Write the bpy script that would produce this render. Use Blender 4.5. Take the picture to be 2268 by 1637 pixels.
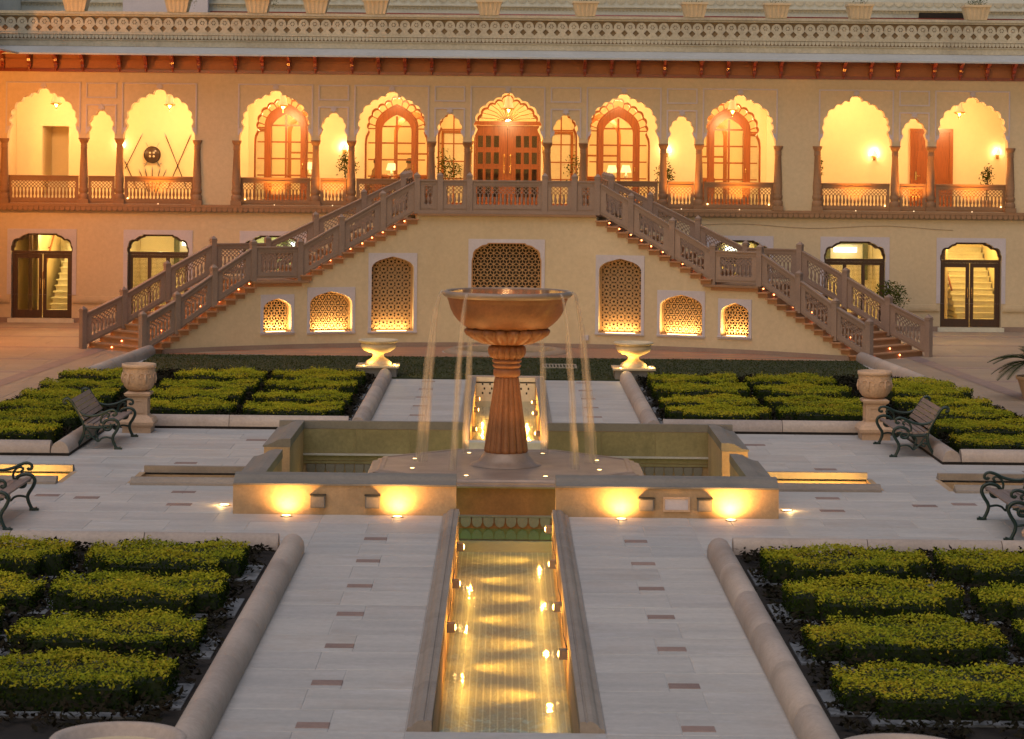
import bpy, bmesh, math, random
from mathutils import Vector, Matrix, Euler
from mathutils.geometry import delaunay_2d_cdt
R = math.radians
random.seed(11)
sc = bpy.context.scene
for o in list(bpy.data.objects):
    bpy.data.objects.remove(o)
col = sc.collection

# ------------------------------------------------------------------ camera
CAMH = 5.0
cam = bpy.data.cameras.new('camera')
cam.sensor_width = 36.0
cam.lens = 88.9
cam.shift_x = 14 / 2268.0
cam.shift_y = -480.5 / 2268.0
cam.clip_start, cam.clip_end = 0.5, 600
camo = bpy.data.objects.new('camera', cam)
camo.matrix_world = Matrix.Translation((-0.05, 0, CAMH)) @ Matrix.Rotation(R(90), 4, 'X') @ Matrix.Rotation(R(0.57), 4, 'Z')
cam.dof.use_dof = True
cam.dof.focus_distance = 50.0
cam.dof.aperture_fstop = 6.3
col.objects.link(camo)
sc.camera = camo

# ------------------------------------------------------------------ dusk sky, last of the sun, exposure
SUN_EL, SUN_AZ = 6.0, 200.0
w = bpy.data.worlds.new('World')
sc.world = w
w.use_nodes = True
wn = w.node_tree.nodes
wn.clear()
sky = wn.new('ShaderNodeTexSky')
sky.sky_type = 'NISHITA'
sky.sun_disc = False
sky.sun_elevation = R(SUN_EL)
sky.sun_rotation = R(SUN_AZ)
sky.air_density = 1.0
sky.dust_density = 2.0
sky.ozone_density = 1.6
bg = wn.new('ShaderNodeBackground')
bg.inputs['Strength'].default_value = 0.075
wo = wn.new('ShaderNodeOutputWorld')
w.node_tree.links.new(sky.outputs[0], bg.inputs[0])
w.node_tree.links.new(bg.outputs[0], wo.inputs[0])
sl = bpy.data.lights.new('sun', 'SUN')
sl.energy = 0.95
sl.angle = R(60)
sl.color = (1.0, 0.90, 0.88)
slo = bpy.data.objects.new('sun', sl)
slo.rotation_euler = (R(20), R(-10), 0)
col.objects.link(slo)
sc.view_settings.view_transform = 'Standard'
sc.view_settings.look = 'None'
sc.view_settings.exposure = 0.7
sc.view_settings.gamma = 1.0
sc.view_settings.use_curve_mapping = False
sc.render.engine = 'CYCLES'
sc.cycles.use_denoising = True
sc.cycles.max_bounces = 7
sc.cycles.transparent_max_bounces = 24
sc.cycles.sample_clamp_indirect = 4.0
sc.cycles.caustics_reflective = False
sc.cycles.caustics_refractive = False

# ------------------------------------------------------------------ materials
def _new(name):
    m = bpy.data.materials.new(name)
    m.use_nodes = True
    n = m.node_tree.nodes
    return m, n, m.node_tree.links, n['Principled BSDF']

def _vec(n, l, obj_shift=True):
    g = n.new('ShaderNodeNewGeometry')
    if not obj_shift:
        return g.outputs['Position']
    oi = n.new('ShaderNodeObjectInfo')
    mul = n.new('ShaderNodeMath'); mul.operation = 'MULTIPLY'; mul.inputs[1].default_value = 37.0
    add = n.new('ShaderNodeVectorMath'); add.operation = 'ADD'
    l.new(oi.outputs['Random'], mul.inputs[0])
    l.new(g.outputs['Position'], add.inputs[0]); l.new(mul.outputs[0], add.inputs[1])
    return add.outputs[0]

def _noise(n, l, vec, scale, detail=4, rough=.6, stretch=None):
    if stretch:
        mp = n.new('ShaderNodeMapping'); mp.inputs['Scale'].default_value = stretch
        l.new(vec, mp.inputs[0]); vec = mp.outputs[0]
    t = n.new('ShaderNodeTexNoise')
    t.inputs['Scale'].default_value = scale; t.inputs['Detail'].default_value = detail; t.inputs['Roughness'].default_value = rough
    l.new(vec, t.inputs['Vector'])
    return t.outputs['Fac']

def _ramp(n, l, fac, stops):
    r = n.new('ShaderNodeValToRGB')
    e = r.color_ramp.elements
    while len(e) < len(stops): e.new(.5)
    for i, (p, c) in enumerate(stops):
        e[i].position = p; e[i].color = (*c, 1) if len(c) == 3 else c
    l.new(fac, r.inputs[0])
    return r.outputs[0]

def mixc(n, l, mode, fac, a, b):
    m = n.new('ShaderNodeMix'); m.data_type = 'RGBA'; m.blend_type = mode
    for sock, v in ((m.inputs[0], fac), (m.inputs[6], a), (m.inputs[7], b)):
        if isinstance(v, (int, float)): sock.default_value = v
        elif isinstance(v, tuple): sock.default_value = (*v, 1)
        else: l.new(v, sock)
    return m.outputs[2]

def M(name, c, rough=.8, var=.22, scale=1.6, fine=30., finev=.18, bump=.15, bscale=60., c2=None, shift=True,
      objvar=.0, metal=0., spec=.4, stretch=None, stain=0., stainc=(.05, .045, .035), pale=0.):
    m, n, l, b = _new(name)
    v = _vec(n, l, shift)
    lo = tuple(x * (1 - var) for x in c); hi = c2 or tuple(min(1, x * (1 + var)) for x in c)
    base = _ramp(n, l, _noise(n, l, v, scale, 5, .6, stretch), [(.3, lo), (.7, hi)])
    fn = _ramp(n, l, _noise(n, l, v, fine, 3, .7), [(.25, (1 - finev,) * 3), (.75, (1 + finev * .6,) * 3)])
    cc = mixc(n, l, 'MULTIPLY', 1.0, base, fn)
    if stain:
        sn = _ramp(n, l, _noise(n, l, v, scale * .7, 8, .72, (1, 1, .35)), [(.52, (0, 0, 0)), (.72, (stain,) * 3)])
        cc = mixc(n, l, 'MIX', sn, cc, stainc)
    if pale:
        pn = _ramp(n, l, _noise(n, l, v, 1.7, 9, .75, (.8, 2.4, 1)), [(.56, (0, 0, 0)), (.70, (pale,) * 3)])
        cc = mixc(n, l, 'MIX', pn, cc, (.60, .58, .62))
    if objvar:
        oi = n.new('ShaderNodeObjectInfo')
        ov = _ramp(n, l, oi.outputs['Random'], [(0, (1 - objvar, 1 - objvar, 1 - objvar * .8)), (1, (1 + objvar * .7, 1 + objvar * .62, 1 + objvar * .5))])
        cc = mixc(n, l, 'MULTIPLY', 1.0, cc, ov)
    l.new(cc, b.inputs['Base Color'])
    b.inputs['Roughness'].default_value = rough
    b.inputs['Metallic'].default_value = metal
    b.inputs['Specular IOR Level'].default_value = spec
    if bump:
        bp = n.new('ShaderNodeBump'); bp.inputs['Strength'].default_value = bump; bp.inputs['Distance'].default_value = .02
        l.new(_noise(n, l, v, bscale, 4, .7), bp.inputs['Height']); l.new(bp.outputs[0], b.inputs['Normal'])
    return m

def emis(name, c, s):
    m, n, l, b = _new(name)
    b.inputs['Base Color'].default_value = (.8, .8, .8, 1)
    b.inputs['Emission Color'].default_value = (*c, 1)
    b.inputs['Emission Strength'].default_value = s
    return m

def wood_mat(name, c, rough=.35, stretch=(14, 14, .9)):
    m, n, l, b = _new(name)
    v = _vec(n, l)
    g = _noise(n, l, v, 3.0, 6, .65, stretch)
    cc = _ramp(n, l, g, [(.25, tuple(x * .55 for x in c)), (.5, c), (.8, tuple(min(1, x * 1.3) for x in c))])
    l.new(cc, b.inputs['Base Color'])
    b.inputs['Roughness'].default_value = rough
    return m

def glass_mat(name, tint=(.95, .97, .95), mixv=.12):
    m, n, l, b = _new(name)
    n.remove(b)
    t = n.new('ShaderNodeBsdfTransparent'); t.inputs[0].default_value = (*tint, 1)
    g = n.new('ShaderNodeBsdfGlossy'); g.inputs['Roughness'].default_value = .03
    fr = n.new('ShaderNodeLayerWeight'); fr.inputs[0].default_value = mixv * 2.5
    mx = n.new('ShaderNodeMixShader')
    l.new(fr.outputs['Fresnel'], mx.inputs[0]); l.new(t.outputs[0], mx.inputs[1]); l.new(g.outputs[0], mx.inputs[2])
    l.new(mx.outputs[0], n['Material Output'].inputs[0])
    return m

def water_mat(name, tint, bump=.12, scale=2.2, stretch=(1, .35, 1), rough=.05):
    m, n, l, b = _new(name)
    n.remove(b)
    v = _vec(n, l, False)
    t = n.new('ShaderNodeBsdfTransparent'); t.inputs[0].default_value = (*tint, 1)
    g = n.new('ShaderNodeBsdfGlossy'); g.inputs['Roughness'].default_value = rough
    bp = n.new('ShaderNodeBump'); bp.inputs['Strength'].default_value = bump; bp.inputs['Distance'].default_value = .05
    l.new(_noise(n, l, v, scale * 4, 3, .55, stretch), bp.inputs['Height'])
    lw = n.new('ShaderNodeLayerWeight'); lw.inputs[0].default_value = .5
    l.new(bp.outputs[0], lw.inputs['Normal']); l.new(bp.outputs[0], g.inputs['Normal'])
    pw = n.new('ShaderNodeMath'); pw.operation = 'POWER'; pw.inputs[1].default_value = 5.
    fr = n.new('ShaderNodeMath'); fr.operation = 'MULTIPLY_ADD'; fr.inputs[1].default_value = .98; fr.inputs[2].default_value = .02
    l.new(lw.outputs['Facing'], pw.inputs[0]); l.new(pw.outputs[0], fr.inputs[0])
    mx = n.new('ShaderNodeMixShader')
    l.new(fr.outputs[0], mx.inputs[0]); l.new(t.outputs[0], mx.inputs[1]); l.new(g.outputs[0], mx.inputs[2])
    l.new(mx.outputs[0], n['Material Output'].inputs[0])
    return m

def leaf_mat(name, stops, scale=16., trans=.25, big=1.3, objvar=.2):
    m, n, l, b = _new(name)
    n.remove(b)
    v = _vec(n, l)
    a = _noise(n, l, v, scale, 2, .6); c = _noise(n, l, v, big, 2, .5)
    ad = n.new('ShaderNodeMath'); ad.operation = 'MULTIPLY_ADD'; ad.inputs[1].default_value = .62
    ml = n.new('ShaderNodeMath'); ml.operation = 'MULTIPLY'; ml.inputs[1].default_value = .38
    l.new(c, ml.inputs[0]); l.new(a, ad.inputs[0]); l.new(ml.outputs[0], ad.inputs[2])
    cc = _ramp(n, l, ad.outputs[0], stops)
    oi = n.new('ShaderNodeObjectInfo')
    ov = _ramp(n, l, oi.outputs['Random'], [(0, (1 - objvar,) * 3), (1, (1 + objvar, 1 + objvar * .6, 1))])
    cc = mixc(n, l, 'MULTIPLY', 1.0, cc, ov)
    d = n.new('ShaderNodeBsdfDiffuse'); t = n.new('ShaderNodeBsdfTranslucent'); mx = n.new('ShaderNodeMixShader')
    mx.inputs[0].default_value = trans
    l.new(cc, d.inputs[0]); l.new(cc, t.inputs[0]); l.new(d.outputs[0], mx.inputs[1]); l.new(t.outputs[0], mx.inputs[2])
    l.new(mx.outputs[0], n['Material Output'].inputs[0])
    return m

def tile_mat(name, c1, c2, s=.09, mortar=.012, rough=.35):
    m, n, l, b = _new(name)
    g = n.new('ShaderNodeNewGeometry')
    br = n.new('ShaderNodeTexBrick')
    br.offset = 0; br.squash = 1
    br.inputs['Scale'].default_value = 1.0
    br.inputs['Color1'].default_value = (*c1, 1); br.inputs['Color2'].default_value = (*[x * .75 for x in c1], 1)
    br.inputs['Mortar'].default_value = (*c2, 1)
    br.inputs['Mortar Size'].default_value = mortar
    br.inputs['Brick Width'].default_value = s; br.inputs['Row Height'].default_value = s * .55
    l.new(g.outputs['Position'], br.inputs['Vector'])
    l.new(br.outputs[0], b.inputs['Base Color'])
    b.inputs['Roughness'].default_value = rough
    return m

MT = {}
MT['cream'] = M('cream_stucco', (.58, .46, .305), .85, .07, .35, 8., .10, .12, 90., shift=False, stain=.22, stainc=(.33, .23, .14))
MT['lilac'] = M('pale_trim_stucco', (.52, .475, .52), .8, .06, 1.2, 20., .08, .08, 90.)
MT['gallery'] = M('gallery_plaster', (.80, .68, .46), .8, .04, .5, 6., .04, .05, 60., shift=False)
MT['parapet'] = M('weathered_parapet', (.47, .43, .34), .85, .12, .8, 14., .22, .2, 70., shift=False, stain=.35, stainc=(.12, .10, .08))
MT['recess'] = M('brown_recess', (.21, .15, .09), .9, .15, 2., 20., .15, .1, 60.)
MT['upper'] = M('grey_upper_stucco', (.52, .54, .52), .85, .08, .6, 10., .12, .12, 60., shift=False, stain=.25)
MT['eave'] = M('painted_eave', (.42, .43, .43), .6, .08, .5, 8., .10, .08, 50., shift=False, stain=.2)
MT['redwood'] = M('oxide_red_timber', (.20, .035, .016), .28, .15, 3., 20., .1, .05, 40., spec=.6)
MT['redsoffit'] = M('red_painted_soffit', (.34, .135, .06), .6, .12, .8, 10., .1, .05, 40.)
MT['sand'] = M('brown_sandstone', (.285, .20, .158), .75, .10, 1.5, 26., .14, .18, 80., objvar=.08)
MT['sand2'] = M('warm_sandstone', (.29, .165, .09), .75, .10, 1.5, 26., .14, .18, 80., objvar=.08)
MT['tread'] = M('stair_tread_stone', (.40, .205, .105), .6, .10, 2., 26., .12, .1, 80., objvar=.1)  # base colour shifted to orange to carry the riser lamps' glow
MT['pave'] = M('beige_paving_stone', (.405, .385, .37), .62, .07, .9, 14., .12, .10, 60., c2=(.50, .465, .435), objvar=.07, stretch=(.6, 3.2, 1), stain=.55, stainc=(.35, .28, .23), pale=.4)
MT['warmpave'] = M('buff_paving_stone', (.31, .225, .16), .7, .10, .9, 16., .14, .12, 60., objvar=.08)
MT['redpave'] = M('red_sandstone', (.26, .175, .15), .7, .14, 3., 24., .12, .12, 60., objvar=.14)
MT['terracotta'] = M('terracotta_stripe', (.36, .115, .055), .45, .14, 2., 24., .1, .1, 60., objvar=.12)
MT['joint'] = M('joint_mortar', (.47, .44, .42), .9, .12, 3., 30., .15, .1, 60., shift=False)
MT['kerb'] = M('buff_kerb_stone', (.42, .34, .29), .7, .16, 1.1, 22., .16, .2, 50., objvar=.15, stain=.4, stainc=(.25, .18, .13))
MT['chkerb'] = M('channel_kerb_stone', (.27, .225, .19), .7, .12, 1.6, 22., .15, .15, 60., objvar=.1, stain=.25, stainc=(.2, .13, .08))
MT['pit'] = M('pool_wall_stone', (.44, .29, .165), .7, .16, 1.0, 20., .18, .18, 60., stain=.4, stainc=(.14, .12, .06))
MT['coping'] = M('coping_stone', (.19, .17, .15), .65, .12, 1.4, 22., .14, .14, 60., stain=.25)
MT['fount'] = M('polished_red_sandstone', (.21, .082, .034), .5, .22, 3., 22., .2, .15, 40., spec=.45, stain=.45, stainc=(.09, .04, .02))
MT['fountslab'] = M('wet_sandstone_slab', (.27, .195, .15), .42, .25, 2.2, 18., .1, .06, 30., spec=.6)
MT['urn'] = M('carved_buff_sandstone', (.55, .37, .25), .75, .10, 3., 30., .15, .25, 60.)
MT['urnpale'] = M('pale_sandstone', (.60, .48, .32), .7, .08, 3., 30., .12, .2, 60.)
MT['carved'] = M('carved_relief_sandstone', (.55, .36, .235), .75, .12, 6., 22., .25, 1.0, 14.)
MT['jali'] = M('jali_stone', (.42, .26, .13), .7, .06, 3., 20., .06, .05, 60.)
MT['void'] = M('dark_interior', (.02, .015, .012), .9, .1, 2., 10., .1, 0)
MT['iron'] = M('green_cast_iron', (.007, .026, .023), .38, .2, 8., 40., .2, .1, 60., spec=.5)
MT['slat'] = wood_mat('weathered_slat_wood', (.20, .145, .125), .6, (16, 1.2, 16))
MT['wood'] = wood_mat('polished_teak', (.27, .08, .017), .32)
MT['darkwood'] = wood_mat('dark_door_wood', (.05, .018, .010), .4)
MT['brass'] = M('brass', (.75, .5, .18), .25, .06, 3., 20., .05, 0, metal=1.)
MT['steel'] = M('grey_metal', (.35, .35, .36), .4, .1, 3., 20., .1, 0, metal=.8)
MT['black'] = M('black_metal', (.02, .02, .02), .5, .1, 3., 20., .1, 0)
MT['shield'] = M('shield_leather', (.05, .028, .018), .3, .15, 6., 20., .1, .1, 20., spec=.6)
MT['glass'] = glass_mat('window_glass')
MT['water'] = water_mat('channel_water', (.80, .90, .86), .16, 2.2)
MT['poolwater'] = water_mat('pool_water', (.50, .72, .40), .10, 1.6, (1, .6, 1))
m_, n_, l_, _b = MT['poolwater'], MT['poolwater'].node_tree.nodes, MT['poolwater'].node_tree.links, None
_mx = [q for q in n_ if q.type == 'MIX_SHADER'][0]; _tr = [q for q in n_ if q.type == 'BSDF_TRANSPARENT'][0]
_df = n_.new('ShaderNodeBsdfDiffuse'); _df.inputs[0].default_value = (.20, .34, .10, 1)
_m2 = n_.new('ShaderNodeMixShader'); _m2.inputs[0].default_value = .45
l_.new(_tr.outputs[0], _m2.inputs[1]); l_.new(_df.outputs[0], _m2.inputs[2]); l_.new(_m2.outputs[0], _mx.inputs[1])
MT['tile'] = tile_mat('channel_mosaic', (.33, .32, .27), (.70, .62, .44), .075, .0075)
MT['soil'] = M('dark_soil', (.018, .013, .010), .95, .3, 4., 30., .3, .5, 20.)
MT['stripstone'] = M('grey_edging_stone', (.16, .17, .185), .8, .12, 3., 24., .15, .15, 50., objvar=.1)
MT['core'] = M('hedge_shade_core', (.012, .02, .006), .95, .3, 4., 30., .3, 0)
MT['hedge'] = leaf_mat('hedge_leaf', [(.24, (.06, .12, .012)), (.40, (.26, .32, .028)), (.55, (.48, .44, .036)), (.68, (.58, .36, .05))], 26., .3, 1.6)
MT['hedge_shade'] = leaf_mat('hedge_shade_leaf', [(.26, (.008, .02, .004)), (.45, (.018, .036, .007)), (.62, (.035, .05, .008)), (.75, (.08, .055, .010))], 26., .15, 1.6)  # darker leaf that paints the shade onto the hedge sides
MT['moss_dim'] = M('dimmed_mossy_stone', (.24, .20, .10), .55, .18, 1.2, 16., .2, .2, 50., stain=.5, stainc=(.10, .085, .035))  # mossy wall stone, darkened so the pit's dimness sits in its colour
MT['calm'] = water_mat('calm_bowl_water', (.9, .9, .85), .03, .8)
MT['dusk_leaf'] = leaf_mat('purple_groundcover_leaf', [(.3, (.014, .018, .010)), (.6, (.030, .024, .018)), (.8, (.045, .022, .022))], 20., .1)
MT['leaf'] = leaf_mat('shrub_leaf', [(.3, (.03, .05, .012)), (.55, (.07, .09, .02)), (.8, (.12, .12, .03))], 14., .3)
MT['palm'] = leaf_mat('palm_leaf', [(.3, (.012, .025, .010)), (.6, (.03, .05, .018)), (.8, (.05, .07, .02))], 8., .2)
MT['lawn'] = leaf_mat('lawn_blade', [(.3, (.026, .036, .010)), (.6, (.05, .06, .016)), (.8, (.08, .075, .02))], 3., .2, .6)
MT['lawnbase'] = M('lawn_soil', (.035, .042, .014), .95, .25, 1.2, 20., .4, .4, 30., shift=False)
MT['marble'] = M('pale_marble', (.62, .58, .47), .5, .10, 2., 14., .1, .05, 40.)
MT['bark'] = M('bark', (.10, .07, .045), .9, .2, 6., 30., .2, .3, 30.)
MT['fabric'] = M('sofa_fabric', (.30, .12, .06), .9, .1, 3., 20., .1, .1, 60.)
MT['skin'] = M('skin', (.34, .18, .11), .6, .05, 3., 20., .05, 0)
MT['shirt'] = M('striped_shirt', (.10, .06, .05), .9, .5, 20., 20., .2, 0)
MT['shirt2'] = M('brown_shirt', (.22, .11, .06), .9, .1, 5., 20., .1, 0)
MT['hair'] = M('dark_hair', (.015, .01, .008), .5, .2, 20., 40., .2, 0)
MT['petal'] = M('magenta_petal', (.35, .02, .09), .7, .2, 20., 40., .2, 0)
WARM = (1.0, .52, .20)
MT['lamp'] = emis('lamp_lens', (1.0, .60, .20), 6.)
MT['lampsoft'] = emis('lamp_shade', (1.0, .66, .28), 1.0)
MT['ember'] = emis('stair_lamp_lens', (1.0, .24, .07), 9.)
MT['lantern'] = emis('lantern_glass', (1.0, .52, .16), .3)
MT['panel'] = emis('daylight_tube_panel', (.85, .92, .8), 2.2)

# stream of falling water: thin, silvery, lets the background through
def stream_mat():
    m, n, l, b = _new('falling_water')
    n.remove(b)
    v = _vec(n, l)
    t = n.new('ShaderNodeBsdfTransparent')
    d = n.new('ShaderNodeBsdfTranslucent'); d.inputs[0].default_value = (.88, .76, .62, 1)
    g = n.new('ShaderNodeBsdfGlossy'); g.inputs['Roughness'].default_value = .35
    m1 = n.new('ShaderNodeMixShader'); m1.inputs[0].default_value = .35
    m2 = n.new('ShaderNodeMixShader')
    l.new(d.outputs[0], m1.inputs[1]); l.new(g.outputs[0], m1.inputs[2])
    fac = _ramp(n, l, _noise(n, l, v, 9., 3, .6, (3, 3, .35)), [(.3, (.05,) * 3), (.7, (.26,) * 3)])
    l.new(fac, m2.inputs[0]); l.new(t.outputs[0], m2.inputs[1]); l.new(m1.outputs[0], m2.inputs[2])
    l.new(m2.outputs[0], n['Material Output'].inputs[0])
    return m
MT['stream'] = stream_mat()

# ------------------------------------------------------------------ mesh helpers
BASE = {}

def base_of(p):
    return BASE.get(p.name, Vector((0, 0, 0))) if p else Vector((0, 0, 0))

def tag(o, label=None, cat=None, group=None, kind=None):
    if label: o['label'] = label
    if cat: o['category'] = cat
    if group: o['group'] = group
    if kind: o['kind'] = kind
    return o

def thing(name, label, cat, loc=(0, 0, 0), group=None, rz=0.):
    o = bpy.data.objects.new(name, None)
    col.objects.link(o)
    o.empty_display_size = .2
    o.location = loc
    o.rotation_euler = (0, 0, rz)
    BASE[o.name] = Vector(loc)
    return tag(o, label, cat, group)

def inst(name, me, parent, loc, rz=0., scale=None, rot=None):
    """one more object on shared mesh data; loc is a world position"""
    o = bpy.data.objects.new(name, me)
    col.objects.link(o)
    o.location = Vector(loc) - base_of(parent)
    o.rotation_euler = rot if rot is not None else (0, 0, rz)
    if scale: o.scale = scale
    if parent: o.parent = parent
    BASE[o.name] = Vector(loc)
    return o

class MB:
    def __init__(s):
        s.v = []; s.f = []; s.mi = []; s.sm = []
        s.cur = 0; s.smooth = False
    def add(s, vs, fs):
        k = len(s.v)
        s.v += [tuple(x) for x in vs]
        for f in fs:
            s.f.append(tuple(i + k for i in f)); s.mi.append(s.cur); s.sm.append(s.smooth)
        return s
    def quad(s, a, b, c, d): return s.add([a, b, c, d], [(0, 1, 2, 3)])
    def box(s, x0, x1, y0, y1, z0, z1):
        return s.add([(x0, y0, z0), (x1, y0, z0), (x1, y1, z0), (x0, y1, z0), (x0, y0, z1), (x1, y0, z1), (x1, y1, z1), (x0, y1, z1)],
                     [(0, 3, 2, 1), (4, 5, 6, 7), (0, 1, 5, 4), (1, 2, 6, 5), (2, 3, 7, 6), (3, 0, 4, 7)])
    def cbox(s, x0, x1, y0, y1, z0, z1, c=.01):
        """box with chamfered top edges"""
        a = [(x0, y0), (x1, y0), (x1, y1), (x0, y1)]
        b = [(x0 + c, y0 + c), (x1 - c, y0 + c), (x1 - c, y1 - c), (x0 + c, y1 - c)]
        vs = [(x, y, z0) for x, y in a] + [(x, y, z1 - c) for x, y in a] + [(x, y, z1) for x, y in b]
        fs = [(0, 3, 2, 1), (8, 9, 10, 11)]
        for i in range(4):
            j = (i + 1) % 4
            fs += [(i, j, 4 + j, 4 + i), (4 + i, 4 + j, 8 + j, 8 + i)]
        return s.add(vs, fs)
    def obox(s, p, ux, uy, uz, hx, hy, hz):
        """oriented box, half sizes"""
        p, ux, uy, uz = Vector(p), Vector(ux), Vector(uy), Vector(uz)
        vs = [p + ux * (hx * a) + uy * (hy * b) + uz * (hz * c) for c in (-1, 1) for b in (-1, 1) for a in (-1, 1)]
        return s.add(vs, [(0, 2, 3, 1), (4, 5, 7, 6), (0, 1, 5, 4), (1, 3, 7, 5), (3, 2, 6, 7), (2, 0, 4, 6)])
    def lathe(s, prof, n=24, at=(0, 0, 0), fl=None, cap=True, a0=0.):
        sm = s.smooth; s.smooth = True
        vs = []; m = len(prof)
        for i in range(n):
            a = a0 + 2 * math.pi * i / n
            for j, (r, z) in enumerate(prof):
                rr = r * (fl(a, j, z) if fl else 1)
                vs.append((at[0] + rr * math.cos(a), at[1] + rr * math.sin(a), at[2] + z))
        fs = []
        for i in range(n):
            k = (i + 1) % n
            for j in range(m - 1):
                fs.append((i * m + j, k * m + j, k * m + j + 1, i * m + j + 1))
        s.add(vs, fs)
        s.smooth = False
        if cap:
            if prof[0][0] > 1e-4: s.add([vs[i * m] for i in range(n)][::-1], [tuple(range(n))])
            if prof[-1][0] > 1e-4: s.add([vs[i * m + m - 1] for i in range(n)], [tuple(range(n))])
        s.smooth = sm
        return s
    def tube(s, pts, r, n=8, cap=True, flat=None):
        pts = [Vector(p) for p in pts]
        rs = r if isinstance(r, (list, tuple)) else [r] * len(pts)
        sm = s.smooth; s.smooth = True
        vs = []
        up = None
        for i, p in enumerate(pts):
            d = (pts[min(i + 1, len(pts) - 1)] - pts[max(i - 1, 0)]).normalized()
            if up is None:
                up = Vector((0, 0, 1)) if abs(d.z) < .9 else Vector((0, 1, 0))
            x = up.cross(d)
            if x.length < 1e-4: x = Vector((1, 0, 0))
            x.normalize(); y = d.cross(x).normalized(); up = y
            for k in range(n):
                a = 2 * math.pi * k / n
                vs.append(p + x * (rs[i] * math.cos(a)) + y * (rs[i] * math.sin(a) * (flat or 1)))
        fs = []
        for i in range(len(pts) - 1):
            for k in range(n):
                q = (k + 1) % n
                fs.append((i * n + k, i * n + q, (i + 1) * n + q, (i + 1) * n + k))
        if cap:
            fs.append(tuple(range(n))[::-1]); fs.append(tuple((len(pts) - 1) * n + k for k in range(n)))
        s.add(vs, fs)
        s.smooth = sm
        return s
    def prism(s, poly, fmap, t):
        """extrude a closed 2-D outline (u,v) by t through fmap(u,v,w)"""
        n = len(poly)
        vs = [fmap(u, v, 0) for u, v in poly] + [fmap(u, v, t) for u, v in poly]
        fs = [tuple(range(n))[::-1], tuple(range(n, 2 * n))]
        for i in range(n):
            j = (i + 1) % n
            fs.append((i, j, n + j, n + i))
        return s.add(vs, fs)
    def plate(s, outer, holes, fmap, t, steiner=()):
        """sheet of thickness t with holes"""
        loops = [outer] + list(holes)
        pts = []; edges = []
        for lp in loops:
            k = len(pts); n = len(lp)
            pts += [Vector(p) for p in lp]
            edges += [(k + i, k + (i + 1) % n) for i in range(n)]
        pts += [Vector(p) for p in steiner]
        ov, oe, of, *_ = delaunay_2d_cdt(pts, edges, [], 0, 1e-6)
        keep = []
        for f in of:
            c = sum((ov[i] for i in f), Vector((0, 0))) / len(f)
            if not inside(c, outer): continue
            if any(inside(c, h) for h in holes): continue
            keep.append(tuple(f))
        n = len(ov)
        vs = [fmap(p[0], p[1], 0) for p in ov] + [fmap(p[0], p[1], t) for p in ov]
        fs = [f for f in keep] + [tuple(i + n for i in f)[::-1] for f in keep]
        # side walls along edges used by exactly one kept triangle
        cnt = {}
        for f in keep:
            for i in range(len(f)):
                a, b = f[i], f[(i + 1) % len(f)]
                key = (min(a, b), max(a, b))
                cnt.setdefault(key, []).append((a, b))
        for key, u in cnt.items():
            if len(u) == 1:
                a, b = u[0]
                fs.append((b, a, a + n, b + n))
        return s.add(vs, fs)
    def mesh(s, name, mats):
        me = bpy.data.meshes.new(name)
        me.from_pydata(s.v, [], s.f)
        for m in (mats if isinstance(mats, (list, tuple)) else [mats]):
            me.materials.append(m)
        me.polygons.foreach_set('material_index', s.mi)
        me.polygons.foreach_set('use_smooth', s.sm)
        me.update()
        return me
    def build(s, name, mats, parent=None, kind=None, local=False):
        if not local and parent:
            b = base_of(parent)
            if b.length > 0: s.v = [(x - b.x, y - b.y, z - b.z) for x, y, z in s.v]
        o = bpy.data.objects.new(name, s.mesh(name, mats))
        col.objects.link(o)
        if parent:
            o.parent = parent
            BASE[o.name] = base_of(parent)
        if kind: o['kind'] = kind
        return o

def inside(p, poly):
    x, y = p[0], p[1]; r = False; n = len(poly); j = n - 1
    for i in range(n):
        xi, yi = poly[i]; xj, yj = poly[j]
        if (yi > y) != (yj > y) and x < (xj - xi) * (y - yi) / (yj - yi) + xi: r = not r
        j = i
    return r

def rect(x0, x1, y0, y1): return [(x0, y0), (x1, y0), (x1, y1), (x0, y1)]

def densify(lp, m):
    out = []
    for i in range(len(lp)):
        a, b = lp[i], lp[(i + 1) % len(lp)]
        n = max(1, int(math.hypot(b[0] - a[0], b[1] - a[1]) / m + .999))
        for k in range(n):
            t = k / n
            out.append((a[0] + (b[0] - a[0]) * t, a[1] + (b[1] - a[1]) * t))
    return out

def lobe(a, b, bulge, n=5):
    """points after a up to and including b, bulging to the left of a->b"""
    dx, dy = b[0] - a[0], b[1] - a[1]
    out = []
    for i in range(1, n + 1):
        t = i / n
        k = 4 * t * (1 - t) * bulge
        out.append((a[0] + dx * t - dy * k, a[1] + dy * t + dx * k))
    return out

def copy_tree(o, parent=None):
    c = o.copy(); col.objects.link(c)
    if parent: c.parent = parent
    for ch in list(o.children): copy_tree(ch, c)
    return c

def light(kind, loc, power, color=WARM, size=.05, parent=None, aim=None, angle=90, blend=.6, name='lamp_light', sy=None):
    L = bpy.data.lights.new(name, kind)
    L.energy = power; L.color = color
    if kind == 'AREA':
        L.shape = 'RECTANGLE'; L.size = size; L.size_y = sy or size
    else: L.shadow_soft_size = size
    if kind == 'SPOT': L.spot_size = R(angle); L.spot_blend = blend
    o = bpy.data.objects.new(name, L); col.objects.link(o)
    o.location = Vector(loc) - base_of(parent)
    if aim is not None:
        o.rotation_euler = (Vector(aim) - Vector(loc)).to_track_quat('-Z', 'Y').to_euler()
    if parent: o.parent = parent
    return o
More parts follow.
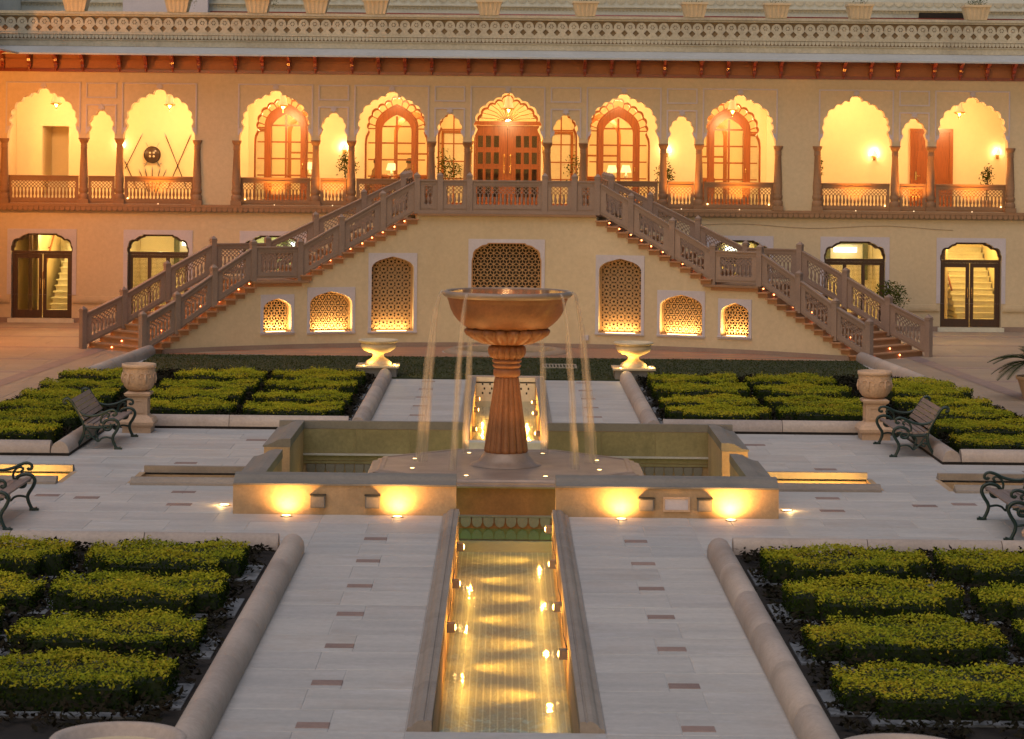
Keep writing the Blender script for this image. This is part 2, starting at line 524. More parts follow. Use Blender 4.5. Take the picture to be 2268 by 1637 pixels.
# ================================================================== PALACE BUILDING
P, YF, YB, FZ, SP = 1.665, 72.5, 76.0, 3.42, 5.27
XL, XR = -14.75, 16.2
pal = thing('palace_building', 'cream stucco palace front with lit upper arcade and scalloped arches', 'building', (0, YF, 0))

def half_foil(cusps, tail, bulge):
    r = [(0., 0.)]
    for c in cusps: r += lobe(r[-1], c, bulge)
    return r + tail
BIG_C = [(.187, -.138), (.404, -.232), (.628, -.363), (.823, -.569), (.909, -.793), (.915, -1.02)]
BIG_T = [(.93, -1.06), (.955, -1.12), (1.0, -1.2), (1.02, -1.3), (1.03, -1.43)]
SML_C = [(.15, -.115), (.285, -.26), (.315, -.46)]
SML_T = [(.325, -.5), (.35, -.56), (.385, -.64), (.393, -.81)]
def foil(cusps, tail, bulge, cx, top, sx=1., sz=1.):
    h = half_foil(cusps, tail, bulge)
    pts = [(-x, z) for x, z in h[:0:-1]] + h
    return [(cx + x * sx, top + z * sz) for x, z in pts]
def big(cx, top=6.70, s=1., sz=1.): return foil(BIG_C, BIG_T, .27, cx, top, s, sz)
def small(cx, top=6.08, s=1.): return foil(SML_C, SML_T, .27, cx, top, s)
front = lambda u, v, w: (u, YF + w, v)

def group_hole(ks):
    pts = []
    for k in ks:
        a = big(k * P) if k % 2 == 0 else small(k * P)
        pts += a
    # springs sit at SP; snap them
    pts = [(x, max(z, SP)) for x, z in pts]
    return [(pts[0][0], FZ + .004)] + pts + [(pts[-1][0], FZ + .004)]
groups = [(-8, -7, -6), tuple(range(-4, 5)), (6, 7, 8)]
MB().plate(rect(XL, XR, FZ, 7.24), [group_hole(g) for g in groups], front, .36).build('arcade_wall', MT['cream'], pal)
allk = [k for g in groups for k in g]

# raised mouldings and leaf finials
def strip(mb, x0, x1, z0, z1, d=.028): mb.box(x0, x1, YF - d, YF + .003, z0, z1)
leafpoly = [(-.03, 0), (-.022, .05), (-.075, .03), (-.095, .075), (-.055, .085), (-.085, .125), (-.04, .13), (-.022, .11), (-.028, .155), (0, .19),
            (.028, .155), (.022, .11), (.04, .13), (.085, .125), (.055, .085), (.095, .075), (.075, .03), (.022, .05), (.03, 0)]
for k in allk:
    x = k * P
    if k % 2 == 0:
        mb = MB()
        strip(mb, x - 1.075, x - 1.035, 5.42, 6.90); strip(mb, x + 1.035, x + 1.075, 5.42, 6.90); strip(mb, x - 1.035, x + 1.035, 6.86, 6.90)
        mb.build('panel_moulding', MT['lilac'], pal)
        top = 6.72
    else:
        mb = MB()
        for z0, z1 in ((6.445, 6.89),):
            strip(mb, x - .44, x - .40, z0, z1); strip(mb, x + .40, x + .44, z0, z1); strip(mb, x - .40, x + .40, z1 - .04, z1); strip(mb, x - .40, x + .40, z0, z0 + .04)
        mb.build('panel_moulding', MT['lilac'], pal)
        mb = MB()
        strip(mb, x - .44, x - .40, 5.43, 6.27); strip(mb, x + .40, x + .44, 5.43, 6.27); strip(mb, x - .40, x + .40, 6.23, 6.27)
        mb.build('panel_moulding', MT['lilac'], pal)
        top = 6.10
    MB().prism([(x + u, top + v) for u, v in leafpoly], lambda u, v, w: (u, YF - .035 + w, v), .038).build('leaf_finial', MT['lilac'], pal)
    # small curled brackets at the springing
    for sgn in (-1, 1):
        hw = (1.0 if k % 2 == 0 else .37)
        MB().prism([(x + sgn * (hw - .02), 5.50), (x + sgn * (hw + .03), 5.47), (x + sgn * (hw + .03), 5.60), (x + sgn * (hw - .03), 5.64), (x + sgn * (hw - .06), 5.58)],
                   lambda u, v, w: (u, YF - .03 + w, v), .033).build('curled_bracket', MT['lilac'], pal)

# columns
def flute(n, amp, j0, j1):
    return lambda a, j, z: 1 + (amp * (abs(math.sin(n * a / 2)) - .6) if j0 <= j <= j1 else 0)
cprof = [(.145, .13), (.15, .16), (.15, .24), (.135, .27), (.11, .29), (.118, .31), (.14, .36), (.14, .42), (.115, .47), (.125, .49), (.125, .51), (.118, .53), (.125, .62), (.125, .74),
         (.118, .76), (.126, .79), (.118, .82), (.114, .86), (.085, 1.56), (.098, 1.585), (.098, 1.61), (.088, 1.63), (.10, 1.66), (.088, 1.69), (.092, 1.72), (.115, 1.76), (.135, 1.80), (.14, 1.85)]
mb = MB()
mb.lathe(cprof, 24, fl=flute(12, .09, 17, 18))
mb.box(-.155, .155, -.155, .155, 0, .13)
cme = mb.mesh('column', MT['sand2'])
colx = []
for g in groups:
    for a, b in zip(g[:-1], g[1:]):
        xa = a * P + (1.03 if a % 2 == 0 else .393); xb = b * P - (1.03 if b % 2 == 0 else .393)
        colx.append((xa + xb) / 2)
    colx += [g[0] * P - 1.03 - .07, g[-1] * P + 1.03 + .07]
for i, x in enumerate(colx):
    inst('column', cme, pal, (x, YF + (.17 if i % 1000 >= 0 and min(abs(x - (g[0] * P - 1.10)) for g in groups) > .05 and min(abs(x - (g[-1] * P + 1.10)) for g in groups) > .05 else -.0), FZ))
    # abacus block under the spandrel
    e = min(min(abs(x - (g[0] * P - 1.10)), abs(x - (g[-1] * P + 1.10))) for g in groups) > .05
    if e: MB().box(x - .135, x + .135, YF - .012, YF + .372, 5.262, 5.30).build('abacus', MT['sand2'], pal)

# balustrade panels (used by gallery and stairs)
bal_prof = [(.030, 0), (.030, .025), (.020, .04), (.020, .07), (.032, .11), (.036, .16), (.030, .21), (.021, .27), (.019, .29), (.026, .31), (.019, .325), (.030, .34), (.030, .355)]
BALU = MB().lathe(bal_prof, 8).mesh('baluster', MT['sand'])
BALU2 = MB().lathe(bal_prof, 8).mesh('baluster', MT['sand2'])
def rail_panel(name, parent, p0, p1, z0, z1, h=.80, mat='sand', lo=.15, hi=.125, side=.10, pitch=.1025, thick=.07):
    p0, p1 = Vector((p0[0], p0[1], 0)), Vector((p1[0], p1[1], 0))
    d = p1 - p0; L = d.length; d.normalize(); nrm = Vector((d.y, -d.x, 0))
    sl = (z1 - z0) / L
    def fm(u, v, w):
        q = p0 + d * u + nrm * (w - thick / 2)
        return (q.x, q.y, z0 + sl * u + v)
    n = max(2, int(round((L - 2 * side) / pitch))); side = (L - n * pitch) / 2
    b0, b1 = lo, h - hi; lat = b1 - .20
    fr = MB().plate(rect(0, L, 0, h), [rect(side, L - side, b0, b1)], fm, thick).build(name, MT[mat], parent)
    # raised border
    for a in ((.03, L - .03, h - .085, h - .06), (.03, L - .03, .05, .07)):
        q = [(a[0], a[2]), (a[1], a[2]), (a[1], a[3]), (a[0], a[3])]
        MB().prism(q, lambda u, v, w: fm(u, v, thick + .001 + w), .012).build('border_moulding', MT[mat], fr)
    # handrail
    mb = MB()
    mb.prism([(0, h - .002), (L, h - .002), (L, h + .035), (0, h + .035)], lambda u, v, w: fm(u, v, w - .03), thick + .06)
    mb.build('handrail', MT[mat], fr)
    # lattice of crossed bars
    mb = MB()
    t = .009
    hh = b1 - lat
    step = pitch
    def bar(u0, v0, u1, v1):
        uu, vv = u1 - u0, v1 - v0; ln = math.hypot(uu, vv)
        if ln < .01: return
        nx, ny = -vv / ln * t, uu / ln * t
        mb.prism([(u0 - nx, v0 - ny), (u1 - nx, v1 - ny), (u1 + nx, v1 + ny), (u0 + nx, v0 + ny)], lambda u, v, w: fm(u, v, w + .02), .03)
    lo_u, hi_u = side, L - side
    k = -2
    while side + k * step < hi_u:
        for sgn in (1, -1):
            u0 = side + k * step if sgn > 0 else side + (k + 2) * step
            u1 = u0 + sgn * 2 * step
            v0, v1 = lat, b1
            a, b = (u0, v0), (u1, v1)
            def clip(p, q):
                (x0, y0), (x1, y1) = p, q
                if x0 < lo_u and x1 <= lo_u or x0 >= hi_u and x1 >= hi_u or x0 <= lo_u and x1 < lo_u: return None
                if x0 < lo_u: y0 += (y1 - y0) * (lo_u - x0) / (x1 - x0); x0 = lo_u
                if x0 > hi_u: y0 += (y1 - y0) * (hi_u - x0) / (x1 - x0); x0 = hi_u
                if x1 < lo_u: y1 = y0 + (y1 - y0) * (lo_u - x0) / (x1 - x0); x1 = lo_u
                if x1 > hi_u: y1 = y0 + (y1 - y0) * (hi_u - x0) / (x1 - x0); x1 = hi_u
                return (x0, y0), (x1, y1)
            c = clip(a, b)
            if c: bar(*c[0], *c[1])
        k += 1
    mb.build('lattice', MT[mat], fr)
    bh = lat - b0
    for i in range(n + 1):
        u = side + i * pitch
        if i == 0: u += .004
        if i == n: u -= .004
        q = fm(u, b0 - .004, thick / 2)
        inst('baluster', BALU if mat == 'sand' else BALU2, fr, q, scale=(1, 1, (bh + .012) / .355))
    return fr

for k in allk:
    if k in (0,): continue
    if abs(k) <= 1: continue
    hw = 1.03 if k % 2 == 0 else .393
    x = k * P
    rail_panel('gallery_railing', pal, (x - hw + (.03 if k % 2 == 0 else .02), YF + .17), (x + hw - (.03 if k % 2 == 0 else .02), YF + .17), FZ + .002, FZ + .002, h=.76, mat='sand2', side=.09)

# string course with scales
MB().box(XL, XR, YF - .14, YF + .40, 3.34, FZ).build('string_course', MT['sand2'], pal)
MB().box(XL, XR, YF - .10, YF + .02, 3.20, 3.338).build('frieze_backing', MT['recess'], pal)
def scales(name, mat, parent, x0, x1, y, z0, z1, pitch, t=.03):
    mb = MB(); n = int((x1 - x0) / pitch); h = z1 - z0; r = pitch * .46
    for i in range(n):
        cx = x0 + (i + .5) * pitch
        pl = [(cx - r, z1), (cx - r, z0 + h * .55), (cx - r * .72, z0 + h * .22), (cx, z0), (cx + r * .72, z0 + h * .22), (cx + r, z0 + h * .55), (cx + r, z1)]
        mb.prism(pl, lambda u, v, w: (u, y - t + w, v), t)
    return mb.build(name, mat, parent, kind='stuff')
scales('scallop_frieze', MT['sand2'], pal, XL, XR, YF - .101, 3.215, 3.335, .15)

# ---- ground storey
def door_arch(cx, s=1., grow=0.):
    h = [(.43, 2.55), (.46, 2.515), (.55, 2.49), (.62, 2.44), (.66, 2.40), (.74, 2.40), (.81, 2.36), (.845, 2.28), (.85, 2.22), (.885, 2.16), (.885, 2.05), (.87, 2.0), (.87, .115)]
    h = [(x + grow, z + (grow if z > .2 else 0)) for x, z in h]
    return [(cx - x, z) for x, z in h[::-1]] + [(cx + x, z) for x, z in h]
GK = [-8, -6, -4, 4, 6, 8]
MB().plate(rect(XL, XR, 0, 3.20), [door_arch(k * P) for k in GK], front, .45).build('ground_floor_wall', MT['cream'], pal)
for k in GK:
    x = k * P
    sur = MB().plate(rect(x - .99, x + .99, .80, 2.68), [[(a, max(b, .801)) for a, b in door_arch(x, grow=.004)]], lambda u, v, w: (u, YF - .022 + w, v), .021)
    sur.build('door_surround', MT['lilac'] if k > -8 else MT['lilac'], pal)
# dado band
segs = []
xs = [XL] + [v for k in GK for v in (k * P - .90, k * P + .90)] + [XR]
for i in range(0, len(xs), 2):
    if xs[i + 1] - xs[i] > .3:
        MB().box(xs[i], xs[i + 1], YF - .05, YF + .002, .58, .76).build('dado_band', MT['cream'], pal)
        scales('dado_scales', MT['cream'], pal, xs[i] + .02, xs[i + 1] - .02, YF - .052, .61, .70, .12, .014)
        MB().box(xs[i], xs[i + 1], YF - .04, YF + .002, 0, .14).build('plinth', MT['sand'], pal)

def bars(mb, lst, y0, y1):
    for x0, x1, z0, z1 in lst: mb.box(x0, x1, y0, y1, z0, z1)
for k in GK:
    x = k * P
    fr = MB().plate(door_arch(x, grow=-.006), [[(a, max(b, .12)) for a, b in door_arch(x, grow=-.055)]], lambda u, v, w: (u, YF + .16 + w, v), .10).build('door_frame', MT['darkwood'], pal)
    tr = MB().box(x - .86, x + .86, YF + .155, YF + .265, 1.96, 2.05).build('transom', MT['darkwood'], fr)
    MB().plate([(a, max(b, 2.05)) for a, b in door_arch(x, grow=-.05)], [], lambda u, v, w: (u, YF + .205 + w, v), .006).build('pane', MT['glass'], fr)
    if abs(k) == 8:
        for sg in (-1, 1):
            a, b = (x - .815, x - .012) if sg < 0 else (x + .012, x + .815)
            lf = MB().plate(rect(a, b, .125, 1.955), [rect(a + .10, b - .10, .35, 1.83)], lambda u, v, w: (u, YF + .18 + w, v), .055).build('door_leaf', MT['darkwood'], pal)
            MB().box(a + .095, b - .095, YF + .20, YF + .206, .345, 1.835).build('pane', MT['glass'], lf)
            MB().tube([(b - .05 if sg < 0 else a + .05, YF + .15, z) for z in (.95, 1.0, 1.2, 1.25)], .012, 6).build('pull_handle', MT['brass'], lf)
        MB().box(x - .95, x + .95, YF - .12, YF + .44, 0, .112).build('door_step', MT['marble'], pal)
    else:
        lf = MB().plate(rect(x - .815, x + .815, .125, 1.955), [rect(x - .74, x - .32, .3, 1.87), rect(x - .22, x + .22, .3, 1.87), rect(x + .32, x + .74, .3, 1.87)], lambda u, v, w: (u, YF + .18 + w, v), .06).build('screen_leaf', MT['darkwood'], pal)
        mb = MB()
        for c in (-.53, 0, .53):
            for i in range(13): bars(mb, [(x + c - .21 + i * .035 - .004, x + c - .21 + i * .035 + .004, .3, 1.87)], YF + .205, YF + .215)
            for i in range(42): bars(mb, [(x + c - .22, x + c + .22, .32 + i * .0375 - .004, .32 + i * .0375 + .004)], YF + .2165, YF + .2245)
        mb.build('wire_mesh', MT['black'], lf)
    # room behind
    rm = MB()
    x0, x1, y0, y1 = x - 1.25, x + 1.25, YF + .452, YF + 5.2
    rm.quad((x0, y0, 0.1), (x1, y0, .1), (x1, y1, .1), (x0, y1, .1)); rm.quad((x0, y0, 3.1), (x0, y1, 3.1), (x1, y1, 3.1), (x1, y0, 3.1))
    rm.quad((x0, y1, .1), (x1, y1, .1), (x1, y1, 3.1), (x0, y1, 3.1)); rm.quad((x0, y0, .1), (x0, y1, .1), (x0, y1, 3.1), (x0, y0, 3.1)); rm.quad((x1, y0, .1), (x1, y1, .1), (x1, y1, 3.1), (x1, y0, 3.1))
    rm.build('room_lining', MT['gallery'], pal)
    colr = {-8: (1, .70, .26), 8: (1, .66, .20), -6: (1, .78, .34), 6: (1, .80, .36), -4: (.72, 1, .62), 4: (1, .82, .26)}[k]
    light('POINT', (x - .2, YF + 1.5, 2.85), 95 if abs(k) == 8 else 130, colr, .12, pal, name='room_light')
    if abs(k) == 8:
        light('POINT', (x + .5, YF + 3.2, 2.9), 36, colr, .12, pal, name='room_light')
        st = MB()
        for i in range(13):
            st.box(x - .05 - .03 * 0, x + 1.20, YF + 1.6 + i * .27, YF + 5.18, .1 + i * .165, .1 + (i + 1) * .165 - .03)
            st.box(x - .10, x + 1.22, YF + 1.56 + i * .27, YF + 1.9 + i * .27, .1 + (i + 1) * .165 - .03, .1 + (i + 1) * .165)
        st.build('inner_stair', MT['marble'], pal)
        MB().tube([(x - .28, YF + 1.5, 1.1), (x - .28, YF + 3.6, 2.45)], .03, 8).tube([(x - .28, YF + 1.8, 1.29), (x - .42, YF + 1.8, 1.20)], .018, 6).tube([(x - .28, YF + 3.0, 2.06), (x - .42, YF + 3.0, 1.98)], .018, 6).build('inner_handrail', MT['wood'], pal)
        MB().box(x - .62, x - .52, YF + 1.3, YF + 1.42, .1, 3.1).build('inner_post', MT['darkwood'], pal)
        MB().box(x - .42, x - .36, YF + 1.7, YF + 5.18, .1, 3.1).build('stair_side_wall', MT['gallery'], pal)
    else:
        MB().plate(rect(x - .2, x + 1.1, 1.2, 2.45), [rect(x - .05, x + .95, 1.2, 2.3)], lambda u, v, w: (u, YF + 5.05 + w, v), .1).build('inner_frame', M('olive_frame', (.12, .12, .05), .6), pal)
        MB().box(x + .05, x + .75, YF + 5.0, YF + 5.04, 2.05, 2.2).build('lit_panel', MT['panel'], pal)

def ogee(cx, hw, zs, top, n=10):
    """pointed ogee-headed arch outline from left spring to right spring"""
    pts = []
    for i in range(n + 1):
        t = i / n
        a = t * math.pi / 2
        x = hw * math.cos(a * .93); z = zs + (top - zs) * (.78 * math.sin(a) + .22 * t ** 5)
        if i == n: x = 0; z = top
        pts.append((x, z))
    r = [(cx + x, z) for x, z in pts]
    return r[::-1], [(cx - x, z) for x, z in pts]
def ogee_poly(cx, hw, zs, top, z0):
    r, l = ogee(cx, hw, zs, top)
    return [(cx - hw, z0)] + l + r[1:] + [(cx + hw, z0)]
# ---- gallery interior
door_top = 5.84
bigs = [-4, -2, 2, 4]
def back_arch(cx): return [(x, z) for x, z in big(cx, 6.66, .93, 1.)]
holes = []
for k in bigs:
    a = [(x, z) for x, z in back_arch(k * P)]
    holes.append([(a[0][0], FZ + .004)] + a + [(a[-1][0], FZ + .004)])
for k in (-1, 1):
    a = small(k * P, 6.22, 1.1); a = [(x, z) for x, z in a]
    holes.append([(a[0][0], FZ + .004)] + a + [(a[-1][0], FZ + .004)])
a = big(0, 6.72, .98)
holes.append([(a[0][0], FZ + .004)] + a + [(a[-1][0], FZ + .004)])
NX0, NX1 = -13.98, -13.18
holes.append(rect(NX0, NX1, FZ + .004, 5.66))
bk = lambda u, v, w: (u, YB + w, v)
MB().plate(rect(XL, XR, FZ, 6.95), holes, bk, .25).build('gallery_back_wall', MT['gallery'], pal)
MB().box(XL, XR, YF + .362, YB + .25, 6.952, 7.10).build('gallery_ceiling', MT['gallery'], pal)
MB().box(XL, XR, YF + .402, 82.2, 3.25, FZ).build('gallery_floor', MT['marble'], pal)
for x0, x1 in ((XL - .2, XL - .002), (XR + .002, XR + .2)): MB().box(x0, x1, YF, 82.2, 0, 7.24).build('end_wall', MT['cream'], pal)
for x in (-5 * P, 5 * P): MB().box(x - .55, x + .55, YB - .12, YB - .002, FZ, 6.95).build('gallery_pilaster', MT['gallery'], pal)
# hall behind the glazed doors
hl = MB()
hx0, hx1, hy0, hy1 = -8.6, 8.6, YB + .252, 81.5
hl.quad((hx0, hy1, FZ), (hx1, hy1, FZ), (hx1, hy1, 7.0), (hx0, hy1, 7.0)); hl.quad((hx0, hy0, 7.0), (hx0, hy1, 7.0), (hx1, hy1, 7.0), (hx1, hy0, 7.0))
for x in (hx0, hx1): hl.quad((x, hy0, FZ), (x, hy1, FZ), (x, hy1, 7.0), (x, hy0, 7.0))
hl.build('hall_lining', MT['gallery'], pal)
for x in (-8.0, -5.0, -1.7, 1.7, 5.0, 8.0):
    MB().plate(rect(x - .42, x + .42, FZ + .01, 5.7), [rect(x - .34, x + .34, FZ + .011, 5.6)], lambda u, v, w: (u, hy1 - .08 + w, v), .07).build('hall_door_frame', MT['wood'], pal)
    MB().box(x - .33, x + .33, hy1 - .05, hy1 - .01, FZ + .01, 5.59).build('hall_door', MT['marble'], pal)
for x in (-6.3, -2.95, 2.95, 6.3):
    MB().plate(ogee_poly(x, .62, 5.62, 6.28, FZ + .01), [ogee_poly(x, .50, 5.55, 6.10, FZ + .011)], lambda u, v, w: (u, 79.6 + w, v), .10).build('hall_arch', MT['wood'], pal)
    MB().box(x - .50, x + .50, 79.62, 79.66, 4.9, 4.96).box(x - .03, x + .03, 79.61, 79.67, 4.965, 6.02).build('hall_arch_bar', MT['wood'], pal)
    MB().cbox(x - .9 * (1 if x > 0 else -.2), x + .9 * (.2 if x > 0 else 1), 78.9, 79.3, FZ + .01, 4.28, .02).build('hall_cabinet', MT['wood'], pal)
# niche with steps behind the far left arch
nb = MB()
nb.quad((NX0, YB + 1.6, FZ), (NX1, YB + 1.6, FZ), (NX1, YB + 1.6, 5.7), (NX0, YB + 1.6, 5.7))
for x in (NX0 - .002, NX1 + .002): nb.quad((x, YB + .2, FZ), (x, YB + 1.6, FZ), (x, YB + 1.6, 5.7), (x, YB + .2, 5.7))
nb.quad((NX0, YB + .2, 5.7), (NX1, YB + .2, 5.7), (NX1, YB + 1.6, 5.7), (NX0, YB + 1.6, 5.7))
nb.build('stair_niche', MT['gallery'], pal)
nb = MB()
for i in range(4): nb.box(NX0 + .01, NX1 - .01, YB + .35 + i * .28, YB + 1.59, FZ + i * .17, FZ + (i + 1) * .17)
nb.build('niche_steps', MT['marble'], pal)

for k in bigs:
    cx = k * P
    oa = big(cx, 6.66, .93); ia = big(cx, 6.60, .88)
    outer = [(oa[0][0], FZ + .005)] + oa + [(oa[-1][0], FZ + .005)]
    inner = [(ia[0][0], FZ + .06)] + ia + [(ia[-1][0], FZ + .06)]
    yy = YB + .07
    fm = lambda u, v, w: (u, yy + w, v)
    d = MB().plate(outer, [inner], fm, .09).build('arched_door', MT['wood'], pal)
    MB().plate(ogee_poly(cx, .60, 5.72, 6.36, FZ + .061), [ogee_poly(cx, .44, 5.62, 6.10, FZ + .25)], lambda u, v, w: (u, yy - .05 + w, v), .17).build('door_frame', MT['wood'], d)
    MB().plate(ogee_poly(cx, .65, 5.74, 6.43, FZ + .062), [ogee_poly(cx, .602, 5.722, 6.362, FZ + .063)], lambda u, v, w: (u, yy - .02 + w, v), .10).build('frame_moulding', MT['wood'], d)
    # muntins of the leaf
    mb = MB()
    mb.box(cx - .03, cx + .03, yy - .01, yy + .05, FZ + .25, 6.06)
    for z in (4.25, 4.75, 5.25, 5.75):
        mb.box(cx - .44, cx - .031, yy - .005, yy + .045, z - .025, z + .025); mb.box(cx + .031, cx + .44, yy - .005, yy + .045, z - .025, z + .025)
    mb.build('glazing_bar', MT['wood'], d)
    for sg in (-1, 1):
        zz = [FZ + .26, 4.225, 4.725, 5.225, 5.725]
        for a, b in zip([FZ + .26, 4.275, 4.775, 5.275], [4.225, 4.725, 5.225, 5.725]):
            x0, x1 = (cx - .435, cx - .032) if sg < 0 else (cx + .032, cx + .435)
            MB().box(x0, x1, yy + .012, yy + .018, a, b).build('pane', MT['glass'], d)
    # surround: radial bars and side transoms
    cen = (cx, 5.55)
    cus = [(.0, -.02)] + BIG_C[:5]
    for (ux, uz) in BIG_C[:5]:
        for sg in (-1, 1):
            px, pz = cx + sg * ux * .90, 6.62 + uz
            dx, dz = px - cx, pz - 5.35
            ln = math.hypot(dx, dz); ex, ez = dx / ln, dz / ln
            a0 = .66 if pz < 5.9 else .70 + .10 * max(0, ez)
            q0 = (cx + ex * a0 * .92, 5.35 + ez * a0 * 1.12); 
            tx, tz = -ez * .016, ex * .016
            MB().prism([(q0[0] - tx, q0[1] - tz), (px - tx, pz - tz), (px + tx, pz + tz), (q0[0] + tx, q0[1] + tz)], lambda u, v, w: (u, yy + .02 + w, v), .04).build('radial_bar', MT['wood'], d)
    for z in (4.25, 4.75, 5.25, 5.68):
        for sg in (-1, 1): 
            x0, x1 = sorted((cx + sg * .645, cx + sg * .86)); MB().box(x0, x1, yy + .02, yy + .06, z - .02, z + .02).build('glazing_bar', MT['wood'], d)
    MB().plate(inner, [ogee_poly(cx, .61, 5.72, 6.37, FZ + .08)], lambda u, v, w: (u, yy + .036 + w, v), .006).build('surround_glass', MT['glass'], d)
    MB().tube([(cx + .50, yy - .07, 4.45), (cx + .50, yy - .10, 4.47), (cx + .50, yy - .10, 4.60), (cx + .50, yy - .07, 4.62)], .012, 6).build('door_handle', MT['brass'], d)
for k in (-1, 1):
    cx = k * P; yy = YB + .07
    oa = small(cx, 6.22, 1.1); ia = [(x * 1.0, z) for x, z in small(cx, 6.17, .97)]
    outer = [(oa[0][0], FZ + .005)] + oa + [(oa[-1][0], FZ + .005)]
    inner = [(ia[0][0], FZ + .06)] + ia + [(ia[-1][0], FZ + .06)]
    d = MB().plate(outer, [inner], lambda u, v, w: (u, yy + w, v), .09).build('scalloped_window', MT['wood'], pal)
    mb = MB(); mb.box(cx - .02 - k * .05, cx + .02 - k * .05, yy + .02, yy + .07, FZ + .06, 6.1)
    for z in (4.2, 4.72, 5.25, 5.68): mb.box(cx - .37, cx + .37, yy + .015, yy + .065, z - .02, z + .02)
    mb.build('glazing_bar', MT['wood'], d)
    MB().plate(inner, [], lambda u, v, w: (u, yy + .04 + w, v), .006).build('pane', MT['glass'], d)
# great central double door
yy = YB + .05
oa = big(0, 6.72, .98)
cd = MB().plate([(oa[0][0], FZ + .005)] + oa + [(oa[-1][0], FZ + .005)], [rect(-.96, .96, FZ + .006, door_top), [(x, max(z, door_top + .10)) for x, z in big(0, 6.66, .92)]],
                lambda u, v, w: (u, yy + w, v), .12).build('central_door', MT['wood'], pal)
MB().box(-1.02, 1.02, yy - .09, yy - .001, door_top - .02, door_top + .10).build('door_cornice', MT['wood'], cd)
for sg in (-1, 1):
    x0, x1 = (-.957, -.006) if sg < 0 else (.006, .957)
    cols = [x0 + .055, x0 + .295, x0 + .535] if sg < 0 else [x1 - .235, x1 - .475, x1 - .715]
    rows = [FZ + .20, FZ + .70, FZ + 1.20, FZ + 1.70]
    hol = [rect(c, c + .18, r + .02, r + .40) for c in cols for r in rows]
    lf = MB().plate(rect(x0, x1, FZ + .01, door_top - .03), hol, lambda u, v, w: (u, yy + .02 + w, v), .07).build('door_leaf', MT['wood'], cd)
    mb = MB()
    for c in cols:
        for r in rows:
            mb.plate(rect(c - .022, c + .202, r, r + .42), [rect(c + .012, c + .168, r + .035, r + .385)], lambda u, v, w: (u, yy - .004 + w, v), .022)
    mb.build('pane_moulding', MT['wood'], cd)
    for c in cols:
        for r in rows: MB().box(c + .001, c + .179, yy + .05, yy + .056, r + .021, r + .399).build('pane', MT['glass'], cd)
    hx = sg * .095
    MB().lathe([(.0, 0), (.02, .02), (.028, .06), (.014, .10), (.014, .50), (.028, .54), (.02, .58), (0, .62)], 10, at=(hx, yy - .05, 4.35)).box(hx - .01, hx + .01, yy - .05, yy + .02, 4.42, 4.45).box(hx - .01, hx + .01, yy - .05, yy + .02, 4.84, 4.87).build('pull_handle', MT['brass'], cd)
mb = MB()
for i in range(13):
    a = math.pi * (i + .5) / 13
    mb.tube([(.10 * math.cos(a), yy + .05, door_top + .11 + .05 * math.sin(a)), (.42 * math.cos(a), yy + .05, door_top + .12 + .42 * math.sin(a)), (.84 * math.cos(a), yy + .05, door_top + .12 + .74 * math.sin(a) * (1 - .12 * abs(math.cos(a))))], .010, 5)
mb.build('fan_bar', MT['brass'], cd)
MB().plate([(x, max(z, door_top + .10)) for x, z in big(0, 6.665, .925)], [], lambda u, v, w: (u, yy + .07 + w, v), .006).build('fanlight_glass', MT['glass'], cd)
MB().box(-.93, .93, YB + 1.3, YB + 1.36, FZ + .01, 5.8).build('dark_pane_backing', MT['darkwood'], pal)  # added dark sheet that makes the door panes look dark
# brass posts either side of the great door
for sg in (-1, 1):
    MB().lathe([(.05, 0), (.05, .08), (.025, .1), (.022, .9), (.03, 1.0), (.022, 1.02), (.022, 1.55), (.05, 1.6), (.035, 1.65), (.06, 1.72), (.035, 1.78), (.075, 1.86), (.08, 1.93), (.03, 1.96), (0, 1.99)], 12, at=(sg * 1.055, YF + .75, FZ)).build('brass_post', MT['brass'], pal)
# panelled door at the right end of the gallery
dx0, dx1 = 12.10, 13.38
pd = MB().plate(rect(dx0, dx1, FZ + .005, 5.84), [rect(dx0 + .10, dx1 - .10, FZ + .006, 5.74)], lambda u, v, w: (u, YB - .09 + w, v), .088).build('panelled_door', MT['wood'], pal)
MB().box(dx0 + .101, dx1 - .101, YB - .06, YB - .02, FZ + .01, 5.738).build('door_leaf', MT['wood'], pd)
for x0, x1 in ((dx0 + .2, (dx0 + dx1) / 2 - .06), ((dx0 + dx1) / 2 + .06, dx1 - .2)):
    for z0, z1 in ((FZ + .2, FZ + .75), (FZ + .9, FZ + 1.75), (FZ + 1.85, 5.62)):
        MB().cbox(x0, x1, YB - .075, YB - .061, z0, z1, .004).build('door_panel', MT['wood'], pd)
MB().box(dx0 + .15, dx0 + .19, YB - .075, YB - .061, 4.3, 4.55).tube([(dx0 + .17, YB - .10, 4.42), (dx0 + .30, YB - .10, 4.42)], .012, 6).build('door_handle', MT['brass'], pd)
MB().lathe([(.0, .02), (.06, .018), (.09, .0)], 20).build('round_plaque', MT['brass'], pal)
o = bpy.data.objects['round_plaque']; o.location = (11.75, YB - .01 - YF, 4.95); o.rotation_euler = (R(90), 0, 0)

# lights of the gallery (in lanterns and sconces built further down) and of the hall
GL = [-8, -6, -4, -2, 0, 2, 4, 6, 8]
for x in (-7, -3.4, 0, 3.4, 7): light('POINT', (x, 79.0, 6.2), 130, (1, .54, .20), .2, pal, name='hall_light')

